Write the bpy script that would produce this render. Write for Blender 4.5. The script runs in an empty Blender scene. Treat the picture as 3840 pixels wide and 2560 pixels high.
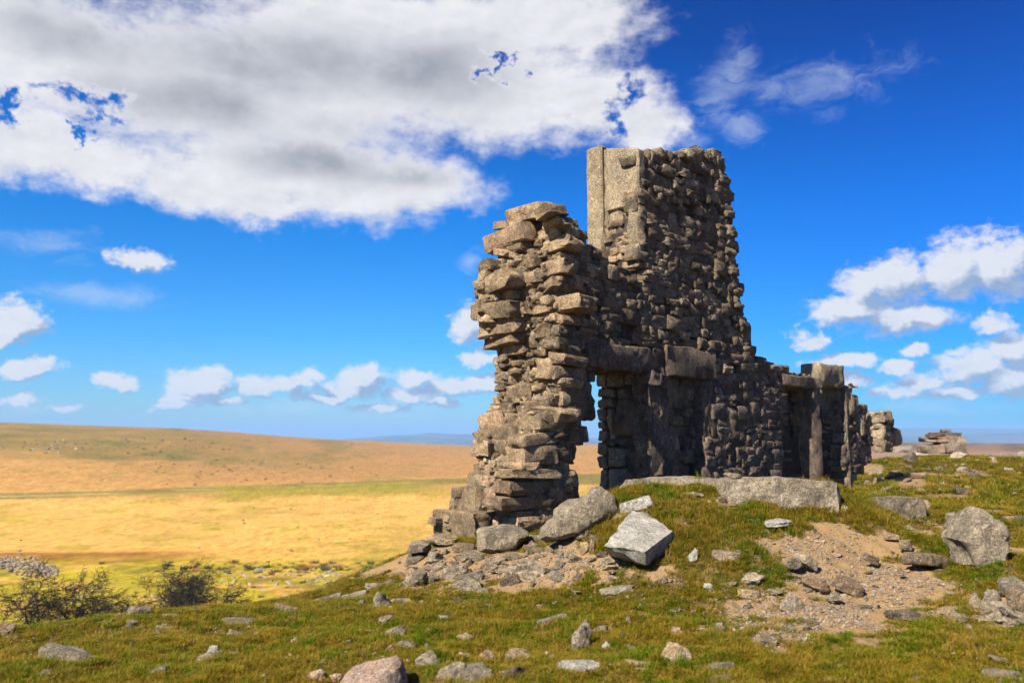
import bpy, bmesh, math, random
import numpy as np
from mathutils import Vector, noise as mnoise
R = math.radians
random.seed(7); rng = np.random.default_rng(7)
S = bpy.context.scene
COL = S.collection

# ------------------------------------------------------------------ camera, light
FPX, HOR = 2986.0, 353.0                       # focal length and horizon offset in pixels of the 3840 px photograph
PH = math.atan(HOR / FPX)
cam = bpy.data.cameras.new('camera'); camo = bpy.data.objects.new('camera', cam); COL.objects.link(camo)
cam.lens = 36 * FPX / 3840; cam.sensor_width = 36; cam.clip_start = .1; cam.clip_end = 40000
camo.rotation_euler = (math.pi/2 + PH, 0, 0)
cam.dof.use_dof = True; cam.dof.focus_distance = 8.6; cam.dof.aperture_fstop = 1.7
S.camera = camo
S.view_settings.view_transform = 'Standard'; S.view_settings.look = 'None'
S.view_settings.gamma = 1; S.view_settings.use_curve_mapping = False
S.view_settings.exposure = 1.33
S.cycles.use_denoising = True; S.cycles.max_bounces = 6; S.cycles.volume_bounces = 0
S.cycles.diffuse_bounces = 3; S.cycles.transparent_max_bounces = 8

SUN_EL, SUN_AZ = R(41), math.atan2(-.665, -.747)  # azimuth measured from +Y towards +X
SV = Vector((math.sin(SUN_AZ)*math.cos(SUN_EL), math.cos(SUN_AZ)*math.cos(SUN_EL), math.sin(SUN_EL)))
sl = bpy.data.lights.new('sun', 'SUN'); sl.energy = 5.0; sl.angle = R(.53); sl.color = (1, .93, .81)
so = bpy.data.objects.new('sun', sl); COL.objects.link(so); so.rotation_euler = SV.to_track_quat('Z', 'Y').to_euler()

DISP = .6125
def ray(px, py):                                # pixel of the 3840 px photograph -> direction
    a = (px-1920)/FPX; b = -(py-1280)/FPX
    return np.array([a, math.cos(PH)-b*math.sin(PH), math.sin(PH)+b*math.cos(PH)])
def rayd(x, y): return ray(x/DISP, y/DISP)
def at(x, y, Y):
    d = rayd(x, y); return d*(Y/d[1])
def project(P):                                 # world -> display px, vectorised
    f = P[..., 1]*math.cos(PH)+P[..., 2]*math.sin(PH); u = -P[..., 1]*math.sin(PH)+P[..., 2]*math.cos(PH)
    f = np.maximum(f, .05)
    return (1920+FPX*P[..., 0]/f)*DISP, (1280-FPX*u/f)*DISP
ZONES = {'A': (1650, 500, 1.96), 'B': (1600, 1250, 1.7425), 'C': (2150, 500, 1.96), 'D': (2150, 1200, 1.96), 'E': (2900, 1300, 2.2404),
         'G': (2100, 1700, 1.3517), 'L': (0, 1550, 1.552), 'M': (1000, 1900, 1.8092), 'P': (0, 0, DISP)}
def src(z, x, y):
    o = ZONES[z]; return o[0]+x/o[2], o[1]+y/o[2]
def dsp(z, x, y):
    a, b = src(z, x, y); return a*DISP, b*DISP

# ------------------------------------------------------------------ node helpers
class NT:
    def __init__(s, tree): s.t = tree; s.n = tree.nodes; s.l = tree.links
    def add(s, typ, **kw):
        n = s.n.new(typ)
        for k, v in kw.items(): setattr(n, k, v)
        return n
    def put(s, sock, v):
        if isinstance(v, bpy.types.NodeSocket): s.l.new(v, sock)
        elif v is not None:
            try: sock.default_value = v
            except Exception: sock.default_value = tuple(v)+(1,)
    def m(s, op, a, b=None, c=None, clamp=False):
        n = s.add('ShaderNodeMath', operation=op, use_clamp=clamp)
        s.put(n.inputs[0], a); s.put(n.inputs[1], b); s.put(n.inputs[2], c); return n.outputs[0]
    def v(s, op, a, b=None):
        n = s.add('ShaderNodeVectorMath', operation=op); s.put(n.inputs[0], a); s.put(n.inputs[1], b)
        return n.outputs[1] if op in ('DOT_PRODUCT', 'LENGTH') else n.outputs[0]
    def noise(s, vec, scale, det=4, rough=.55, dist=0, col=False):
        n = s.add('ShaderNodeTexNoise'); s.put(n.inputs['Vector'], vec); n.inputs['Scale'].default_value = scale
        n.inputs['Detail'].default_value = det; n.inputs['Roughness'].default_value = rough; n.inputs['Distortion'].default_value = dist
        return n.outputs['Color' if col else 'Fac']
    def step(s, v, lo, hi, a=0., b=1.):
        n = s.add('ShaderNodeMapRange', interpolation_type='SMOOTHSTEP'); s.put(n.inputs[0], v)
        s.put(n.inputs[1], lo); s.put(n.inputs[2], hi); s.put(n.inputs[3], a); s.put(n.inputs[4], b); return n.outputs[0]
    def mix(s, f, a, b, mode='MIX'):
        n = s.add('ShaderNodeMix', data_type='RGBA', blend_type=mode); s.put(n.inputs[0], f)
        s.put(n.inputs[6], a); s.put(n.inputs[7], b); return n.outputs[2]
    def pos(s): return s.add('ShaderNodeNewGeometry').outputs['Position']
    def attr(s, name, out='Fac'): return s.add('ShaderNodeAttribute', attribute_name=name).outputs[out]
def material(name):
    m = bpy.data.materials.new(name); m.use_nodes = True; t = NT(m.node_tree)
    b = t.n['Principled BSDF']; b.inputs['Roughness'].default_value = .9; b.inputs['Specular IOR Level'].default_value = .25
    return m, t, b
def bump(t, b, h, strength, dist):
    n = t.add('ShaderNodeBump'); n.inputs['Strength'].default_value = strength; n.inputs['Distance'].default_value = dist
    t.put(n.inputs['Height'], h); t.l.new(n.outputs[0], b.inputs['Normal'])

# ------------------------------------------------------------------ the sky
W = bpy.data.worlds.new('World'); S.world = W; W.use_nodes = True
w = NT(W.node_tree); bg = w.n['Background']
sky = w.add('ShaderNodeTexSky', sky_type='NISHITA', sun_disc=False)
sky.sun_elevation = SUN_EL; sky.sun_rotation = SUN_AZ % (2*math.pi); sky.air_density = 1.0; sky.dust_density = .4; sky.ozone_density = 3.0
dirv = w.v('NORMALIZE', w.add('ShaderNodeTexCoord').outputs['Generated'])
sp = w.add('ShaderNodeSeparateXYZ'); w.put(sp.inputs[0], dirv)
azm = w.m('ARCTAN2', sp.outputs[0], sp.outputs[1])
hor = w.m('SQRT', w.m('ADD', w.m('MULTIPLY', sp.outputs[0], sp.outputs[0]), w.m('MULTIPLY', sp.outputs[1], sp.outputs[1])))
tel = w.m('DIVIDE', sp.outputs[2], w.m('MAXIMUM', hor, .05))
cp = w.add('ShaderNodeCombineXYZ'); w.put(cp.inputs[0], azm); w.put(cp.inputs[1], tel)
P0 = cp.outputs[0]
def ae(x, y):
    d = rayd(x, y); return math.atan2(d[0], d[1]), d[2]/math.hypot(d[0], d[1])
def blob_field(t, p, blobs, k=.12):
    acc = None
    for (x, y, rx, ry) in blobs:
        a, e = ae(x, y); s = 1/1829.
        a1, _ = ae(x+rx, y); _, e1 = ae(x, y-ry)
        d = t.v('SUBTRACT', p, (a, e, 0)); d = t.v('MULTIPLY', d, (1/abs(a1-a), 1/abs(e1-e), 0))
        q = t.m('SUBTRACT', 1., t.v('LENGTH', d))
        if acc is None: acc = q
        else:
            n = t.add('ShaderNodeMath', operation='SMOOTH_MAX'); t.put(n.inputs[0], acc); t.put(n.inputs[1], q); n.inputs[2].default_value = k; acc = n.outputs[0]
    return acc
BIG = [(120,120,420,190),(560,200,520,210),(900,150,560,190),(1250,40,260,120),(1150,220,330,130),(1380,230,170,95),(700,400,400,130),(500,440,190,80),
       (60,330,300,110),(240,380,200,80),(880,420,260,80),(1480,280,110,80),(600,480,110,50),(1000,60,500,120)]
HOLES = [(215,228,85,42),(10,240,50,55),(1150,160,40,20),(1420,240,42,60),(235,325,30,18)]
SMALL = [(45,740,95,62),(10,760,60,40),(70,845,88,34),(320,597,95,30),(270,878,62,30),(460,885,95,46),(590,893,90,36),(680,885,75,32),
         (830,868,85,44),(800,895,100,28),(960,865,75,30),(1040,890,90,32),(940,905,110,24),(1085,740,62,62),(1100,822,60,26),(1120,880,80,30),(400,930,70,16),
         (2190,620,140,90),(2300,610,130,100),(2060,640,120,70),(1980,660,90,60),(1960,710,140,60),(2080,730,160,50),(1860,780,55,28),
         (2280,745,70,34),(2240,840,150,50),(2330,800,100,60),(2120,880,110,32),(2320,880,120,50),(1930,830,110,24),(2060,900,90,22),(410,915,60,16),(520,925,80,13),(740,915,90,16),(880,935,100,14),(1010,925,60,14),(150,935,60,12),(40,920,70,18),(2100,800,60,18),(1960,870,70,20),(2200,905,100,20),(2060,840,60,22),(1900,900,60,14),(720,868,40,24),(500,862,50,24),(850,850,40,26)]
WISP = [(1700,290,95,85),(1650,240,85,95),(1590,330,90,40),(1860,200,330,110),(1680,160,110,150),(110,560,240,60),(220,675,330,50),(60,940,200,50),(1080,600,50,45),
        (700,935,420,36),(2150,930,330,50),(1850,960,300,30)]
wv = w.noise(P0, 5.0, 3, .5, 0, True)
PW = w.v('ADD', P0, w.v('MULTIPLY', w.v('SUBTRACT', wv, (.5,.5,.5)), (.10, .07, 0)))
wv2 = w.noise(P0, 26.0, 5, .62, 0, True)
PS = w.v('ADD', P0, w.v('MULTIPLY', w.v('SUBTRACT', wv2, (.5,.5,.5)), (.045, .035, 0)))
PB = w.v('ADD', PW, w.v('MULTIPLY', w.v('SUBTRACT', wv2, (.5,.5,.5)), (.07, .055, 0)))
fb = w.noise(w.v('MULTIPLY', P0, (1, 1.35, 1)), 9.0, 10, .62)
fs = w.noise(w.v('MULTIPLY', P0, (1, 1.5, 1)), 34.0, 7, .62)
fbc = w.m('SUBTRACT', fb, .5); fsc = w.m('SUBTRACT', fs, .5)
big = blob_field(w, PB, BIG, .15); holes = blob_field(w, w.v('ADD', PB, w.v('MULTIPLY', w.v('SUBTRACT', wv2, (.5,.5,.5)), (.13, .11, 0))), HOLES, .1)
bigf = w.m('SUBTRACT', big, w.m('MULTIPLY', w.m('MAXIMUM', w.m('ADD', holes, .3), 0.), .62))
bigf = w.m('ADD', w.m('ADD', bigf, w.m('MULTIPLY', fbc, .6)), w.m('MULTIPLY', fsc, .6))
bigm = w.step(bigf, -.16, .46)
ft = w.m('SUBTRACT', w.noise(w.v('MULTIPLY', P0, (1, 1.3, 1)), 95.0, 5, .65), .5)
def small_mask(P):
    f = blob_field(w, P, SMALL, .08)
    return w.m('ADD', f, w.m('ADD', w.m('ADD', w.m('MULTIPLY', fsc, 1.35), w.m('MULTIPLY', ft, .7)), w.m('MULTIPLY', fbc, .5)))
sf = small_mask(PS); sm = w.step(sf, .02, .55)
sf2 = small_mask(w.v('ADD', PS, (-.012, .018, 0)))
# everywhere else: a field of fair-weather cumulus on a plane above the ground
flat = w.v('DIVIDE', dirv, None); w.t.nodes.remove(flat.node)
zc = w.m('MAXIMUM', sp.outputs[2], .06)
pc = w.add('ShaderNodeCombineXYZ'); w.put(pc.inputs[0], w.m('DIVIDE', sp.outputs[0], zc)); w.put(pc.inputs[1], w.m('DIVIDE', sp.outputs[1], zc))
fo = w.noise(pc.outputs[0], 1.1, 7, .55)
inview = w.m('MULTIPLY', w.step(w.m('ABSOLUTE', azm), .66, .95, 1., 0.), w.step(tel, .62, .95, 1., 0.))
om = w.m('MULTIPLY', w.step(fo, .53, .64), w.m('SUBTRACT', 1., inview))
om = w.m('MULTIPLY', om, w.step(sp.outputs[2], -.02, .05))
# tones
grey = blob_field(w, PW, [(560,110,560,130),(250,60,420,110),(900,330,330,110),(980,390,200,60),(1000,180,260,130),(420,240,300,120),(700,360,260,90)], .3)
g1 = w.m('MULTIPLY', w.step(w.m('ADD', w.m('ADD', grey, w.m('MULTIPLY', fbc, .5)), w.m('MULTIPLY', fsc, .06)), -.1, .9), w.step(bigf, .15, .9))
bigc = w.mix(g1, (.86, .86, .91), (.36, .39, .45))
fso = w.noise(w.v('ADD', w.v('MULTIPLY', P0, (1, 1.5, 1)), (-.012, .016, 0)), 34.0, 7, .62)
fbo = w.noise(w.v('ADD', w.v('MULTIPLY', P0, (1, 1.35, 1)), (-.03, .035, 0)), 9.0, 6, .6)
bil = w.m('ADD', w.m('MULTIPLY', w.m('SUBTRACT', fs, fso), .45), w.m('MULTIPLY', w.m('SUBTRACT', fb, fbo), .8))
bigc = w.v('MULTIPLY', bigc, w.v('ADD', (1., 1., 1.), w.v('MULTIPLY', (.55, .5, .42), bil)))
bigc = w.mix(w.m('MULTIPLY', w.step(fs, .36, .66), .16), bigc, (.93, .93, .97))
sh = w.m('ADD', .46, w.m('MULTIPLY', w.m('SUBTRACT', sf, sf2), 2.6))
sh = w.m('ADD', sh, w.m('MULTIPLY', ft, 1.3), clamp=True)
sh = w.m('ADD', sh, w.m('MULTIPLY', fsc, .9), clamp=True)
smc = w.mix(sh, (.34, .46, .66), (.88, .90, .95))
# blue of the sky
hs = w.add('ShaderNodeHueSaturation'); w.put(hs.inputs['Color'], sky.outputs[0]); hs.inputs['Saturation'].default_value = 1.15; hs.inputs['Value'].default_value = 1
SKYGAIN = .081
blue = w.v('MULTIPLY', hs.outputs[0], (SKYGAIN,)*3)
rampf = w.add('ShaderNodeValToRGB'); w.put(rampf.inputs[0], w.m('MULTIPLY', tel, 1.6))
cr = rampf.color_ramp
for i, (p, c) in enumerate([(0, (.37, .54, .76)), (.18, (.17, .53, .84)), (.45, (.022, .46, .86)), (.8, (.0, .25, .60)), (1, (.0, .205, .52))]):
    e = cr.elements[i] if i < 2 else cr.elements.new(p)
    e.position = p; e.color = (*c, 1)
blue = w.v('MULTIPLY', blue, rampf.outputs[0]); cz = w.add('ShaderNodeCombineXYZ'); azf = w.m('SINE', azm)
for i_, k_ in enumerate((.75, .36, .14)): w.put(cz.inputs[i_], w.m('SUBTRACT', 1., w.m('MULTIPLY', w.step(azf, -.3, .6), k_)))
blue = w.v('MULTIPLY', blue, cz.outputs[0])
wf = blob_field(w, P0, WISP, .1)
wisp = w.noise(w.v('MULTIPLY', PS, (1, 2.2, 1)), 13.0, 8, .68, .6)
wm = w.m('MULTIPLY', w.step(w.m('ADD', wf, w.m('MULTIPLY', w.m('SUBTRACT', wisp, .5), 2.4)), .25, 1.3), .38)
cscale = .372
def cl(c): return w.v('MULTIPLY', c, (cscale,)*3)
c = w.mix(wm, blue, cl(w.mix(0., (.75, .85, .97), (1,1,1))))
c = w.mix(w.m('MULTIPLY', om, .9), c, cl(w.mix(w.step(fo, .6, .75), (.85, .86, .9), (.45, .47, .52))))
c = w.mix(w.m('MULTIPLY', sm, .96), c, cl(smc))
c = w.mix(bigm, c, cl(bigc))
gap = w.step(sp.outputs[2], -.03, -.005)
c = w.mix(gap, (.10, .09, .06), c)
w.put(bg.inputs[0], c)
bg.inputs[1].default_value = 1.0
W.cycles.sampling_method = 'MANUAL'; W.cycles.sample_map_resolution = 512

# ------------------------------------------------------------------ numpy noise
def hash2(ix, iy, seed):
    h = (ix.astype(np.int64)*374761393 + iy.astype(np.int64)*668265263 + seed*1442695041) & 0x7fffffff
    h = ((h ^ (h >> 13))*1274126177) & 0x7fffffff
    return ((h ^ (h >> 16)) & 0xffff)/65535.
def vnoise(x, y, seed=0):
    ix = np.floor(x); iy = np.floor(y); fx = x-ix; fy = y-iy
    fx = fx*fx*(3-2*fx); fy = fy*fy*(3-2*fy)
    a = hash2(ix, iy, seed); b = hash2(ix+1, iy, seed); c = hash2(ix, iy+1, seed); d = hash2(ix+1, iy+1, seed)
    return (a+(b-a)*fx)+((c+(d-c)*fx)-(a+(b-a)*fx))*fy
def fbm(x, y, seed=0, o=4):
    s = 0; a = .5
    for i in range(o): s = s+a*(vnoise(x*2**i+i*17.3, y*2**i-i*9.1, seed+i)-.5)*2; a *= .5
    return s
def sstep(a, b, x):
    t = np.clip((x-a)/(b-a), 0, 1); return t*t*(3-2*t)

# ------------------------------------------------------------------ terrain height
CP = [(-250,1568,4.4),(0,1568,4.6),(500,1568,4.7),(1000,1568,4.7),(1500,1568,4.6),(2000,1568,4.4),(2500,1568,4.3),
 (0,1500,5.7),(400,1490,5.7),(900,1490,5.5),(1400,1490,5.3),(1900,1480,5.2),(2300,1480,5.0),
 (-100,1450,7.0),(150,1440,7.3),(300,1412,7.4),(430,1402,7.5),(560,1396,7.6),(640,1392,7.7),(760,1384,7.8),(870,1352,8.0),(930,1310,8.3),
 (500,1440,6.5),(900,1420,6.5),(1300,1420,6.2),(1700,1400,6.0),(2000,1380,6.2),
 (1000,1330,7.7),(1200,1330,7.4),(1350,1330,6.9),(1000,1250,8.8),(1100,1236,9.0),(1230,1222,9.15),(1300,1225,8.6),(1240,1262,8.1),
 (1390,1290,7.0),(1560,1280,6.9),(1700,1262,6.9),(1850,1215,7.2),(1420,1140,8.0),(1500,1160,7.6),(1700,1190,7.4),(1900,1160,7.7),(1980,1175,7.9),
 (1690,1152,7.85),(1760,1160,7.8),(1850,1162,7.75),(1900,1150,7.8),(1430,1120,8.6),(1600,1123,8.6),(1700,1120,8.5),(1930,1122,8.5),(1500,1136,8.0),
 (1850,1290,6.7),(2000,1270,7.1),(2100,1230,7.6),(2050,1200,8.2),(2200,1192,8.4),(2300,1290,6.5),(2352,1200,8.4),(2450,1190,8.5),
 (2150,1330,6.4),(2330,1330,6.1),(2290,1400,5.75),(2340,1460,5.3),
 (2000,1165,12.0),(2200,1155,12.5),(2352,1150,12.5),(1990,1120,16.),(2150,1110,17.),(2352,1110,17.),(2010,1058,22.),(2070,1045,25.),(2200,1041,27.),(2352,1052,26.),(2500,1050,26.)]
pts = [tuple(at(*p)) for p in CP]
pts += [(0,0,-1.5),(-4,2,-1.55),(4,2,-1.45),(0,-10,-1.8),(-12,-2,-2.4),(12,-2,-1.6),(-4,10.5,-3.0),(-9,13,-4.6),(-2.2,11.5,-2.6),(-8,8,-2.6),(-13,8,-3.6),
        (.5,9.9,-1.08),(1.2,10.2,-1.07),(1.5,9.6,-1.05),(1.0,12,-1.7),(3,14,-1.9),(2.2,9.6,-1.05),(3.2,11,-1.06),(5,13,-1.06),(6.5,15,-1.02),(4,12.6,-1.2),(6,16.3,-1.5),(6,20,-2.6),(0,20,-4.6),
        (9,8,-1.1),(14,8,-1.3),(14,14,-1.2),(20,20,-1.6),(11,24,-1.0),(8,22,-1.2),(13,32,-2.2),(18,32,-2.4),(12,4,-1.3)]
FR = [0,10,20,42,70,100,125,200,300,450,700,1100,2000,2600]
def far_h(x, y):
    r = np.hypot(x, y); az = np.arctan2(x, y); X = (az*57.3)
    skyx = np.array([-180,-60,-33,-23,-12,-3,3,14,24,33,60,180]); skyz = np.array([3,16,9.8,6,-4,-9.6,-8.0,-6.,-6,-6,-4,3.])
    zs = np.interp(X, skyx, skyz)
    base = np.interp(r, [0,10,20,42,70,100,125,200,270], [-1.5,-2.8,-5.6,-10,-14.4,-17,-18.6,-21,-21.5])
    t = np.clip((r-270)/430., 0, 1); rise = -21.5+(zs+21.5)*np.sin(t*math.pi/2)**1.15
    hl = np.where(r < 270, base, rise); hl = hl-np.maximum(r-760, 0)*.035
    br = np.interp(r, [0,20,27,40,80,200,420,520,900,3000], [-1.3,-1.1,-1.0,-2.6,-6,-12,-7,-4.0,-30,-60])
    k = sstep(11, 19, X)*sstep(130, 100, np.abs(X))
    return hl*(1-k)+br*k
for a in range(-180, 180, 20):
    rr = 33; x, y = rr*math.sin(R(a)), rr*math.cos(R(a)); pts.append((x, y, float(far_h(np.array(x), np.array(y)))))
PT = np.array(pts)
def tps(r): return np.where(r > 1e-9, r*r*np.log(np.maximum(r, 1e-9)), 0)
n_ = len(PT); A = np.zeros((n_+3, n_+3)); dd = np.hypot(PT[:,None,0]-PT[None,:,0], PT[:,None,1]-PT[None,:,1])
A[:n_,:n_] = tps(dd)+np.eye(n_)*.02; A[:n_,n_] = 1; A[:n_,n_+1:] = PT[:,:2]; A[n_:,:n_] = A[:n_,n_:].T
WT = np.linalg.solve(A, np.concatenate([PT[:,2], np.zeros(3)]))
# relief that stands on the smooth ground: the turf mound and its worn edge get their own small shapes from noise
def height(x, y, detail=True):
    x = np.asarray(x, float); y = np.asarray(y, float); sh_ = x.shape; x = x.ravel(); y = y.ravel()
    out = np.empty(len(x)); rr = np.hypot(x, y); near = rr < 36
    out[:] = far_h(x, y)
    idx = np.nonzero(near)[0]
    for k in range(0, len(idx), 20000):
        i = idx[k:k+20000]; d = np.hypot(x[i,None]-PT[None,:,0], y[i,None]-PT[None,:,1])
        z = tps(d)@WT[:n_]+WT[n_]+WT[n_+1]*x[i]+WT[n_+2]*y[i]
        b = sstep(25, 35, rr[i]); out[i] = z*(1-b)+out[i]*b
    if detail:
        f = sstep(60, 15, rr); q_ = 1-np.hypot((x-2.95)/1.0, (y-6.9)/1.1); out -= .07*sstep(0, .35, q_)
        out += f*(.035*fbm(x*1.1, y*1.1, 3, 3)+.036*fbm(x*4.2, y*4.2, 9, 3)+.018*fbm(x*13, y*13, 5, 2))
        f = sstep(40, 200, rr); out += f*(.9*fbm(x*.02, y*.02, 4, 4)+.07*fbm(x*.15, y*.15, 8, 3))
    return out.reshape(sh_)
def hit(x, y):                                   # display pixel -> point on the ground
    d = rayd(x, y); Y = np.concatenate([np.arange(3.2, 34, .02), np.geomspace(34, 1500, 1500)])
    P = d[None]*(Y/d[1])[:, None]; h = height(P[:,0], P[:,1], False)
    b = np.nonzero(P[:,2] <= h)[0]; i = b[0] if len(b) else len(Y)-1
    return P[i]
def soil_mask(x, y, z):
    sx, sy = project(np.stack([x, y, z], -1)); m = np.zeros(x.shape)
    for (cx, cy, rx, ry, v) in [(1930,1272,250,70,1.),(2010,1340,210,105,1.),(1850,1390,220,80,.8),(1180,1300,320,48,1.),(1290,1285,90,45,1.),(1340,1330,120,40,.6),(1080,1265,110,25,.8),
        (1640,1330,140,30,.45),(1900,1470,260,60,.55),(1660,1150,60,18,.7),(2090,1108,75,30,.6),(2160,1140,90,14,.5),(2000,1075,50,22,.55),(2220,1090,70,18,.45),(2310,1405,55,45,.8),(100,1510,150,30,.5),(1560,1200,60,18,.45),(1750,1215,90,14,.35),(1300,1240,45,30,.8),(950,1320,60,15,.6),(1330,1500,260,30,.25)]:
        q = 1-np.sqrt(((sx-cx)/rx)**2+((sy-cy)/ry)**2); m = np.maximum(m, v*sstep(-.4, .6, q+.75*fbm(x*2.4, y*2.4, 31, 5)))
    m = np.maximum(m, .55*sstep(.12, .45, fbm(x*1.7, y*1.7, 77, 4)))
    return np.clip(m, 0, 1)

def grid_mesh(name, X, Y, Z, wrap=False):
    nr, nc = X.shape; co = np.stack([X, Y, Z], -1).reshape(-1, 3)
    r, c = np.meshgrid(np.arange(nr-1), np.arange(nc if wrap else nc-1), indexing='ij'); c2 = (c+1) % nc
    f = np.stack([r*nc+c, r*nc+c2, (r+1)*nc+c2, (r+1)*nc+c], -1).reshape(-1, 4)[:, ::-1]
    return np_mesh(name, co, f)
def np_mesh(name, co, f):
    me = bpy.data.meshes.new(name); k = f.shape[1]
    me.vertices.add(len(co)); me.vertices.foreach_set('co', co.astype(np.float32).ravel())
    me.loops.add(f.size); me.loops.foreach_set('vertex_index', f.astype(np.int32).ravel())
    me.polygons.add(len(f)); me.polygons.foreach_set('loop_start', np.arange(0, f.size, k, dtype=np.int32))
    me.polygons.foreach_set('loop_total', np.full(len(f), k, dtype=np.int32)); me.update(calc_edges=True); me.validate()
    return me
def smooth(me): me.polygons.foreach_set('use_smooth', np.ones(len(me.polygons), bool))
def fattr(me, name, v):
    a = me.attributes.new(name, 'FLOAT', 'POINT'); a.data.foreach_set('value', np.ascontiguousarray(v, np.float32).ravel())
def cattr(me, name, v):
    a = me.attributes.new(name, 'FLOAT_COLOR', 'POINT'); v = np.concatenate([v, np.ones((len(v), 1))], 1); a.data.foreach_set('color', v.astype(np.float32).ravel())
def link(name, me, mat=None, parent=None, kind=None, label=None, cat=None, group=None):
    o = bpy.data.objects.new(name, me); COL.objects.link(o)
    if mat and me is not None and not len(me.materials): me.materials.append(mat)
    if parent: o.parent = parent
    if kind: o['kind'] = kind
    if label: o['label'] = label
    if cat: o['category'] = cat
    if group: o['group'] = group
    return o

# columns: fine in front of the camera, coarse behind
az = np.concatenate([np.arange(-40, 40.01, .2), np.arange(42, 319, 3.)])
def ring_sheet(name, rad):
    a, r = np.meshgrid(np.radians(az), rad); X = r*np.sin(a); Y = r*np.cos(a); Z = height(X, Y)
    return grid_mesh(name, X, Y, Z, True), X.ravel(), Y.ravel(), Z.ravel()
rad1 = np.concatenate([[.02, 1, 2, 3], np.arange(3.6, 12, .035), np.geomspace(12, 45, 130)])
rad2 = np.concatenate([np.geomspace(45, 320, 150), np.geomspace(324, 1300, 120), [1800, 2600]])
GM, gx, gy, gz = ring_sheet('ground', rad1); smooth(GM)
gs = soil_mask(gx, gy, gz); fattr(GM, 'soil', gs)
MM, mx, my, mz = ring_sheet('moorland', rad2); smooth(MM)

m_ground, t, b = material('turf and soil')
p = t.pos(); s_ = t.attr('soil')
n1 = t.noise(p, 1.6, 5, .6); n2 = t.noise(p, 11, 5, .65); n3 = t.noise(p, 60, 3, .6); n4 = t.noise(p, 160, 2, .6)
g = t.mix(t.step(n1, .38, .62), (0.04148, 0.04494, 0.004148), (0.07607, 0.0484, 0.0121)); g = t.mix(t.m('MULTIPLY', t.step(t.noise(p, .75, 4, .6), .50, .62), .6), g, (0.099, 0.0585, 0.0144)); g = t.mix(t.step(n2, .42, .62), g, (0.04979, 0.03111, 0.009333)); g = t.mix(t.m('MULTIPLY', t.step(n3, .5, .62), .6), g, (0.1027, 0.06846, 0.02334))
so_ = t.mix(n2, (.175, .104, .044), (.27, .168, .072)); so_ = t.mix(t.m('MULTIPLY', t.step(n4, .54, .66), .7), so_, (.33, .235, .13)); so_ = t.mix(t.step(n3, .58, .7), so_, (.11, .062, .028))
k_ = t.step(t.m('ADD', s_, t.m('MULTIPLY', t.m('SUBTRACT', n2, .5), .9)), .35, .6)
cg = t.mix(k_, g, so_); t.put(b.inputs[0], cg)
bump(t, b, t.m('ADD', n3, t.m('MULTIPLY', n4, .5)), .7, .02)
link('ground', GM, m_ground, kind='structure')

# moorland colours follow what grows where, plus cloud shade painted on the upper hill
sx, sy = project(np.stack([mx, my, mz], -1)); rr = np.hypot(mx, my)
def band(cy, hw, soft): return sstep(hw+soft, hw, np.abs(cy))
fine = fbm(mx*.35, my*.35, 1, 4); mid = fbm(mx*.05, my*.05, 2, 4); str_ = fbm(sx*.012, sy*.075, 6, 4); str2 = fbm(sx*.004, sy*.05, 16, 3)
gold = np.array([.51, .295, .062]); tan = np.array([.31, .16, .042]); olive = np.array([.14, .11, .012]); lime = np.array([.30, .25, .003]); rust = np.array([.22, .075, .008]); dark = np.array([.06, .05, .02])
def lay(c, col, k): k = np.clip(k, 0, 1)[:, None]; return c*(1-k)+col*k
C_ = np.tile(gold, (len(mx), 1))
C_ = lay(C_, tan, sstep(1165, 1085, sy+30*str2)*(.9-.25*sstep(500, 100, sx)))  # browner upper slope: the cloud shadow is put into the colour
ok = sstep(950, 300, sx)*band(sy-(1000+.06*sx+18*mid), 26, 28)*.9+sstep(.0, .35, str_)*sstep(1090, 1040, sy)*sstep(150, 500, sx)*sstep(1000, 700, sx)*.8
C_ = lay(C_, olive, ok*(.75+.5*mid))
trk = 1140-(sx/1090.)*38
C_ = lay(C_, olive*1.15, band(sy-trk, 3.5+2*mid, 4)*.95)
C_ = lay(C_, np.array([.40,.30,.12]), band(sy-trk-.5, .8, 1.)*.7*sstep(1050, 900, sx))
C_ = lay(C_, lime*.75, sstep(430, 560, sx)*sstep(1100, 900, sx)*band(sy-(trk+14+10*mid), 8, 12)*.8)
C_ = lay(C_, olive*1.1, sstep(1080, 1150, sx)*band(sy-1100, 9, 6)*.9)
C_ = lay(C_, lime*.85, sstep(.12, .4, str_+.25*str2)*band(sy-1190-25*str2, 50, 40)*.55)
C_ = lay(C_, rust, sstep(560, 300, sx+60*fine)*band(sy-1282-4*fine, 11, 8)*.9)
gb = sstep(1268, 1302, sy+16*mid+10*fine); C_ = lay(C_, lime, gb*(.85-.3*sstep(900,600,sx)*sstep(.1, .5, mid)))
C_ = lay(C_, gold*.9, gb*sstep(.02, .3, str_+.3*mid)*.75); C_ = lay(C_, olive*.8, gb*sstep(.05, .4, fbm(mx*.2, my*.2, 41, 4))*.6)
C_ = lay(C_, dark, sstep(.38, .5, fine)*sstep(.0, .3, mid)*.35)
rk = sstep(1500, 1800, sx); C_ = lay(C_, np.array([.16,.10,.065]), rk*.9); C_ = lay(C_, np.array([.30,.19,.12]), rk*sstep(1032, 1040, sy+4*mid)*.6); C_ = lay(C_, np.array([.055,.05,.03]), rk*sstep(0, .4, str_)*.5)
cattr(MM, 'grown_and_shade', C_)
m_moor, t, b = material('moor grass')
p = t.pos(); n1 = t.noise(t.v('MULTIPLY', p, (1, .25, 1)), 1.3, 4, .65); n2 = t.noise(t.v('MULTIPLY', p, (1, .3, 1)), .3, 5, .7); n3 = t.noise(t.v('MULTIPLY', p, (.5, .35, 1)), .06, 5, .65)
cc = t.attr('grown_and_shade', 'Color')
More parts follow.
